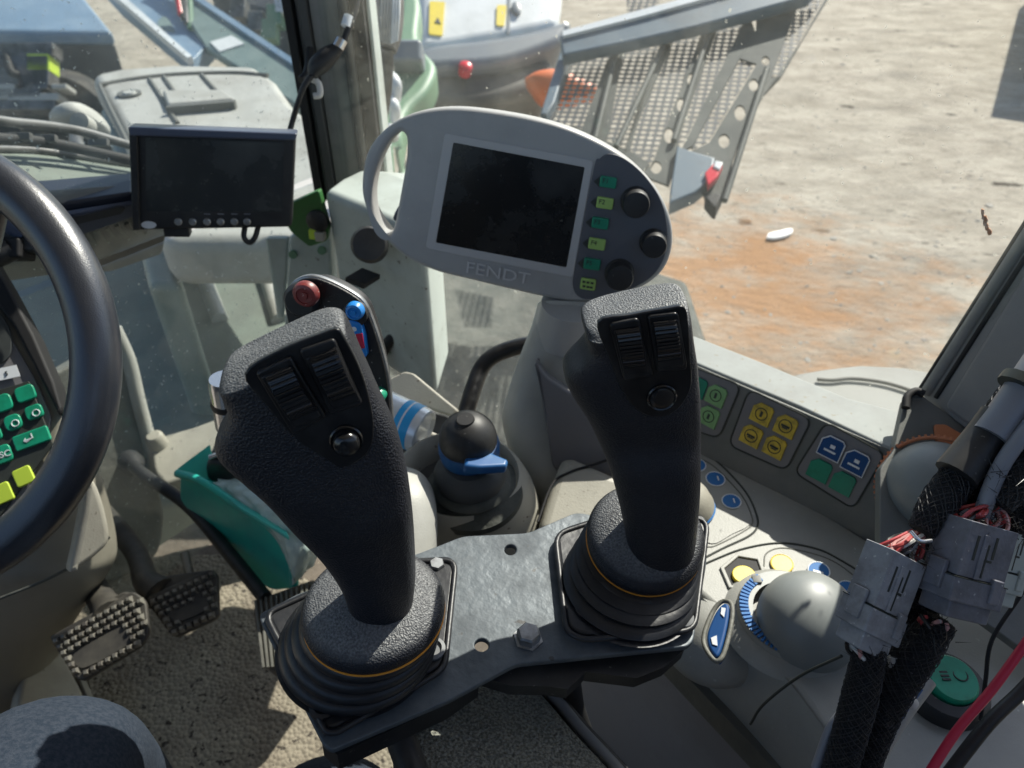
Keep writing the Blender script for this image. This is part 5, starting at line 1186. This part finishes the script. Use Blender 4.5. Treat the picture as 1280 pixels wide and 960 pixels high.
sheet('arm_guard',PL(P(470,90,3.0),P(495,90,3.0),P(470,210,2.7)),[(466,92),(484,90),(490,200),(460,215)],M_exgreen,gt,thick=.03,lift=-.05)
# ladder guard with perforated treads
lg=thing('access_steps',P(880,265,1.7),'grey access steps with perforated treads and round holes beyond the window','access steps')
lp=PL((700,60,2.25),(1035,0,2.2),(890,265,1.75))
strips=[[(711,72),(766,57),(729,160),(684,150)],[(779,60),(829,44),(789,186),(758,174)],[(846,37),(882,28),(815,204),(778,190)],[(901,20),(937,16),(880,130),(852,182),(845,176)],[(922,74),(944,80),(886,176),(862,188),(858,180)],[(1000,0),(1028,0),(975,94),(962,96)]]
rh=[(875,71,4,6),(860,99,6,8),(847,131,7,9),(832,169,8,11),(815,208,8,9),(957,73,6,7),(942,105,7,9),(924,140,8,10),(903,174,8,10),(972,47,4,5)]
outl=[(700,62),(860,20),(1000,-10),(1036,-30),(1036,0),(1010,38),(985,75),(955,118),(932,158),(916,200),(908,240),(896,266),(885,262),(860,235),(800,205),(740,178),(676,152)]
bars=[([(936,14),(944,40),(924,74),(866,182),(850,190),(880,130)],[]),([(766,57),(781,54),(758,176),(727,162)],[]),([(829,44),(847,38),(779,192),(787,187)],[]),
 ([(882,28),(902,20),(846,178),(852,186),(836,232),(800,218),(815,206)],[(875,71,4,5),(864,99,5,8),(851,131,5,9),(836,169,6,10),(820,209,7,8)]),
 ([(946,14),(1000,0),(963,97),(976,96),(1030,0),(1040,-10),(1010,38),(985,75),(955,118),(932,158),(916,200),(908,240),(896,266),(885,258),(868,215),(862,190),(887,178),(946,80),(925,73),(945,38)],[(957,76,5,6),(942,106,6,8),(925,141,7,10),(905,176,7,9)]),
 ([(684,150),(729,162),(758,176),(787,188),(812,205),(804,214),(740,184),(678,158)],[])]
for b_,h_ in bars: sheet('step_sheet',lp,b_,M_frame,lg,thick=.006,holes=[circ(*q,14) for q in h_])
for s_ in strips:
    sheet('perforated_tread',lp.off(-.006),s_,M_perf,lg,thick=.003,uv=(.021,.35))
# upper treads above the rail
for s_ in ([(782,-40),(832,-40),(822,12),(784,20)],[(912,-40),(975,-40),(960,-6),(905,2)]):
    sheet('perforated_tread',lp,s_,M_perf,lg,thick=.003,uv=(.021,.35))
rl=PL((700,60,2.15),(1000,0,2.15),(860,60,2.1))
sheet('step_rail',rl,[(700,52),(800,30),(1000,-22),(1040,-30),(1010,2),(870,40),(800,56),(704,76)],M_rail,lg,thick=.04,lift=.02,bevel=.006)
sheet('rail_edge',rl,[(704,50),(800,24),(1000,-30),(1000,-24),(800,32),(704,56)],M_exwhite,lg,thick=.02,lift=.03)
sheet('step_post',lp,[(704,62),(716,60),(694,135),(684,150),(676,150)],M_rail,lg,thick=.05,lift=.02,bevel=.005)
for a,b in (((772,62),(744,178)),((838,42),(770,188)),((892,26),(842,180)),((958,90),(905,255))): tube('tread_edge',[lp.hit(*a)+lp.n*.01,lp.hit(*b)+lp.n*.01],.008,M_frame,lg,sm=False,n=8)
sheet('step_foot',lp,[(846,190),(862,196),(893,205),(888,232),(868,248),(836,262),(838,240)],M_rail,lg,thick=.04,lift=.02,bevel=.005)
sheet('reflector',lp,[(880,228),(893,214),(902,218),(896,232),(884,244)],M_redlamp,lg,thick=.02,lift=.03,bevel=.003)
sheet('reflector_edge',lp,[(893,214),(902,217),(898,226),(890,222)],M_exwhite,lg,thick=.02,lift=.034,bevel=.003)
sheet('rubber_foot',lp,[(880,258),(893,252),(900,256),(894,271),(890,270)],M_pilseal,lg,thick=.04,lift=.03,bevel=.004)
# rear mudguard outside the window
rm=thing('rear_mudguard',H(1080,500,-1.0),'pale rear mudguard just outside the side window','mudguard')
prismz('guard_sheet',[H(x,y,-.66) for x,y in ((960,475),(1000,464),(1030,459),(1075,454),(1130,457),(1250,480),(1300,640),(1100,600),(1000,530))],M_guard,rm,h=.03,bevel=.01)
tube('guard_seam',[H(x,y,-.655) for x,y in ((1022,474),(1040,475),(1065,473),(1100,477),(1130,485),(1170,500))],.003,M_hoodseam,rm)
# front mudguard + tyre seen through the lower windows
fmg=thing('front_wheel',H(560,430,GZ),'dusty dark front wheel and mudguard seen through the lower windows','front wheel')
prismz('mudguard',[H(x,y,-1.25) for x,y in ((430,330),(470,290),(560,280),(700,300),(860,350),(900,470),(800,640),(480,660),(400,500))],M_mud,fmg,h=.05,bevel=.03)
wc=H(600,440,-1.25); wc=V((wc.x,wc.y,.62))
lathe('tyre',wc,RGT,[(0.3,-.2),(.52,-.2),(.62,-.15),(.64,0),(.62,.15),(.52,.2),(.3,.2)],M_tyre,fmg,n=48)
lathe('wheel_rim',wc,RGT,[(.31,-.16),(.28,-.05),(.12,-.03),(0,-.03)],M_exgreen,fmg,n=32)
eb=thing('engine_side_cover',H(250,420,-1.6),'dusty greenish engine side cover seen through the lower windshield','engine cover')
prismz('cover_top',[H(x,y,-1.0) for x,y in ((-60,250),(200,240),(372,250),(480,270),(420,560),(150,640),(-60,660))],M_mud2,eb,h=.3,bevel=.03)
for a in ([(215,300),(250,340),(275,400)],[(300,285),(330,340),(350,400)]): tube('cover_rib',[H(x,y,-.995) for x,y in a],.02,M_hood,eb,n=8)
# litter
lt=tag(loft('litter_bottle',[(H(958,298,GZ+.02),H(961,292,GZ+.02),.012,2.2),(H(968,299,GZ+.02),H(970,290,GZ+.02),.02,2.2),(H(982,296,GZ+.02),H(984,287,GZ+.02),.02,2.2),(H(990,292,GZ+.02),H(991,286,GZ+.02),.01,2.2)],M_litter,None,nrm=Z),'small white bottle shaped litter lying on the orange soil','litter')
rs_=quad('rust_smudge',[gb]*0+[],None,None) if False else None
# stones
bm=bmesh.new(); rg=random.Random(5)
for i in range(420):
    x=rg.uniform(700,1300); y=rg.uniform(-40,470); c_=H(x,y,GZ); s_=rg.uniform(.005,.018)
    if rg.random()<.04: s_*=2.2
    r_=bmesh.ops.create_icosphere(bm,subdivisions=1,radius=s_,matrix=Matrix.Translation(c_)@Matrix.Diagonal((rg.uniform(.7,1.5),rg.uniform(.7,1.5),rg.uniform(.3,.6),1)))
    for v in r_['verts']: v.co+=V((rg.uniform(-1,1),rg.uniform(-1,1),rg.uniform(-1,1)))*s_*.25
stn=link('stones',mesh(bm),mat('stone',(.33,.31,.27),.9,col2=(.22,.205,.18),cs=6),ang=20); tag(stn,'small grey stones scattered over the yard','stones',kind='stuff')
# unseen box added to throw the ground shadow at the upper right
Q_=H(1238,147,GZ); C_=Q_+V((.62,.785,0))*(1.6/math.tan(math.radians(42)))+Z*1.6; e1=V((.51,.86,0)).normalized()*6; e2=V((.86,-.51,0)).normalized()*2.4
yc=thing('shadow_block',C_-Z*1.6+e1*.5,'unseen dark box added at the right to cast a shadow on the yard','shadow_block')
prismz('shadow_block_body',[C_,C_+e1,C_+e1+e2,C_+e2],M_truckd,yc,h=1.6,bevel=.01)
# ================================================================== light
SUN_AZ=V((.62,.785,0)).normalized(); EL=math.radians(42)
sd=(SUN_AZ*math.cos(EL)+Z*math.sin(EL))
su_=bpy.data.lights.new('sun','SUN'); su_.energy=5.0; su_.angle=math.radians(.5); su_.color=(1,.94,.85)
so=bpy.data.objects.new('sun',su_); COL.objects.link(so); so.rotation_euler=(sd).to_track_quat('Z','Y').to_euler(); so.location=(0,0,6)
W=bpy.data.worlds.new('World'); S.world=W; W.use_nodes=True; nt=W.node_tree; bgn=nt.nodes['Background']
sky=nt.nodes.new('ShaderNodeTexSky'); sky.sky_type='NISHITA'; sky.sun_disc=False; sky.sun_elevation=EL; sky.sun_rotation=math.atan2(SUN_AZ.x,SUN_AZ.y)
nt.links.new(sky.outputs[0],bgn.inputs['Color']); bgn.inputs['Strength'].default_value=.10
cd=bpy.data.cameras.new('camera'); co_=bpy.data.objects.new('camera',cd); COL.objects.link(co_); co_.location=EYE
co_.rotation_euler=(math.radians(90)-PITCH,0,0); cd.sensor_width=36; cd.lens=36*F/1280; cd.clip_start=.01; cd.clip_end=500
cd.dof.use_dof=True; cd.dof.focus_distance=.46; cd.dof.aperture_fstop=11
S.camera=co_
S.view_settings.view_transform='Standard'; S.view_settings.look='None'; S.view_settings.exposure=.82; S.view_settings.gamma=1
S.cycles.transparent_max_bounces=16; S.cycles.max_bounces=8
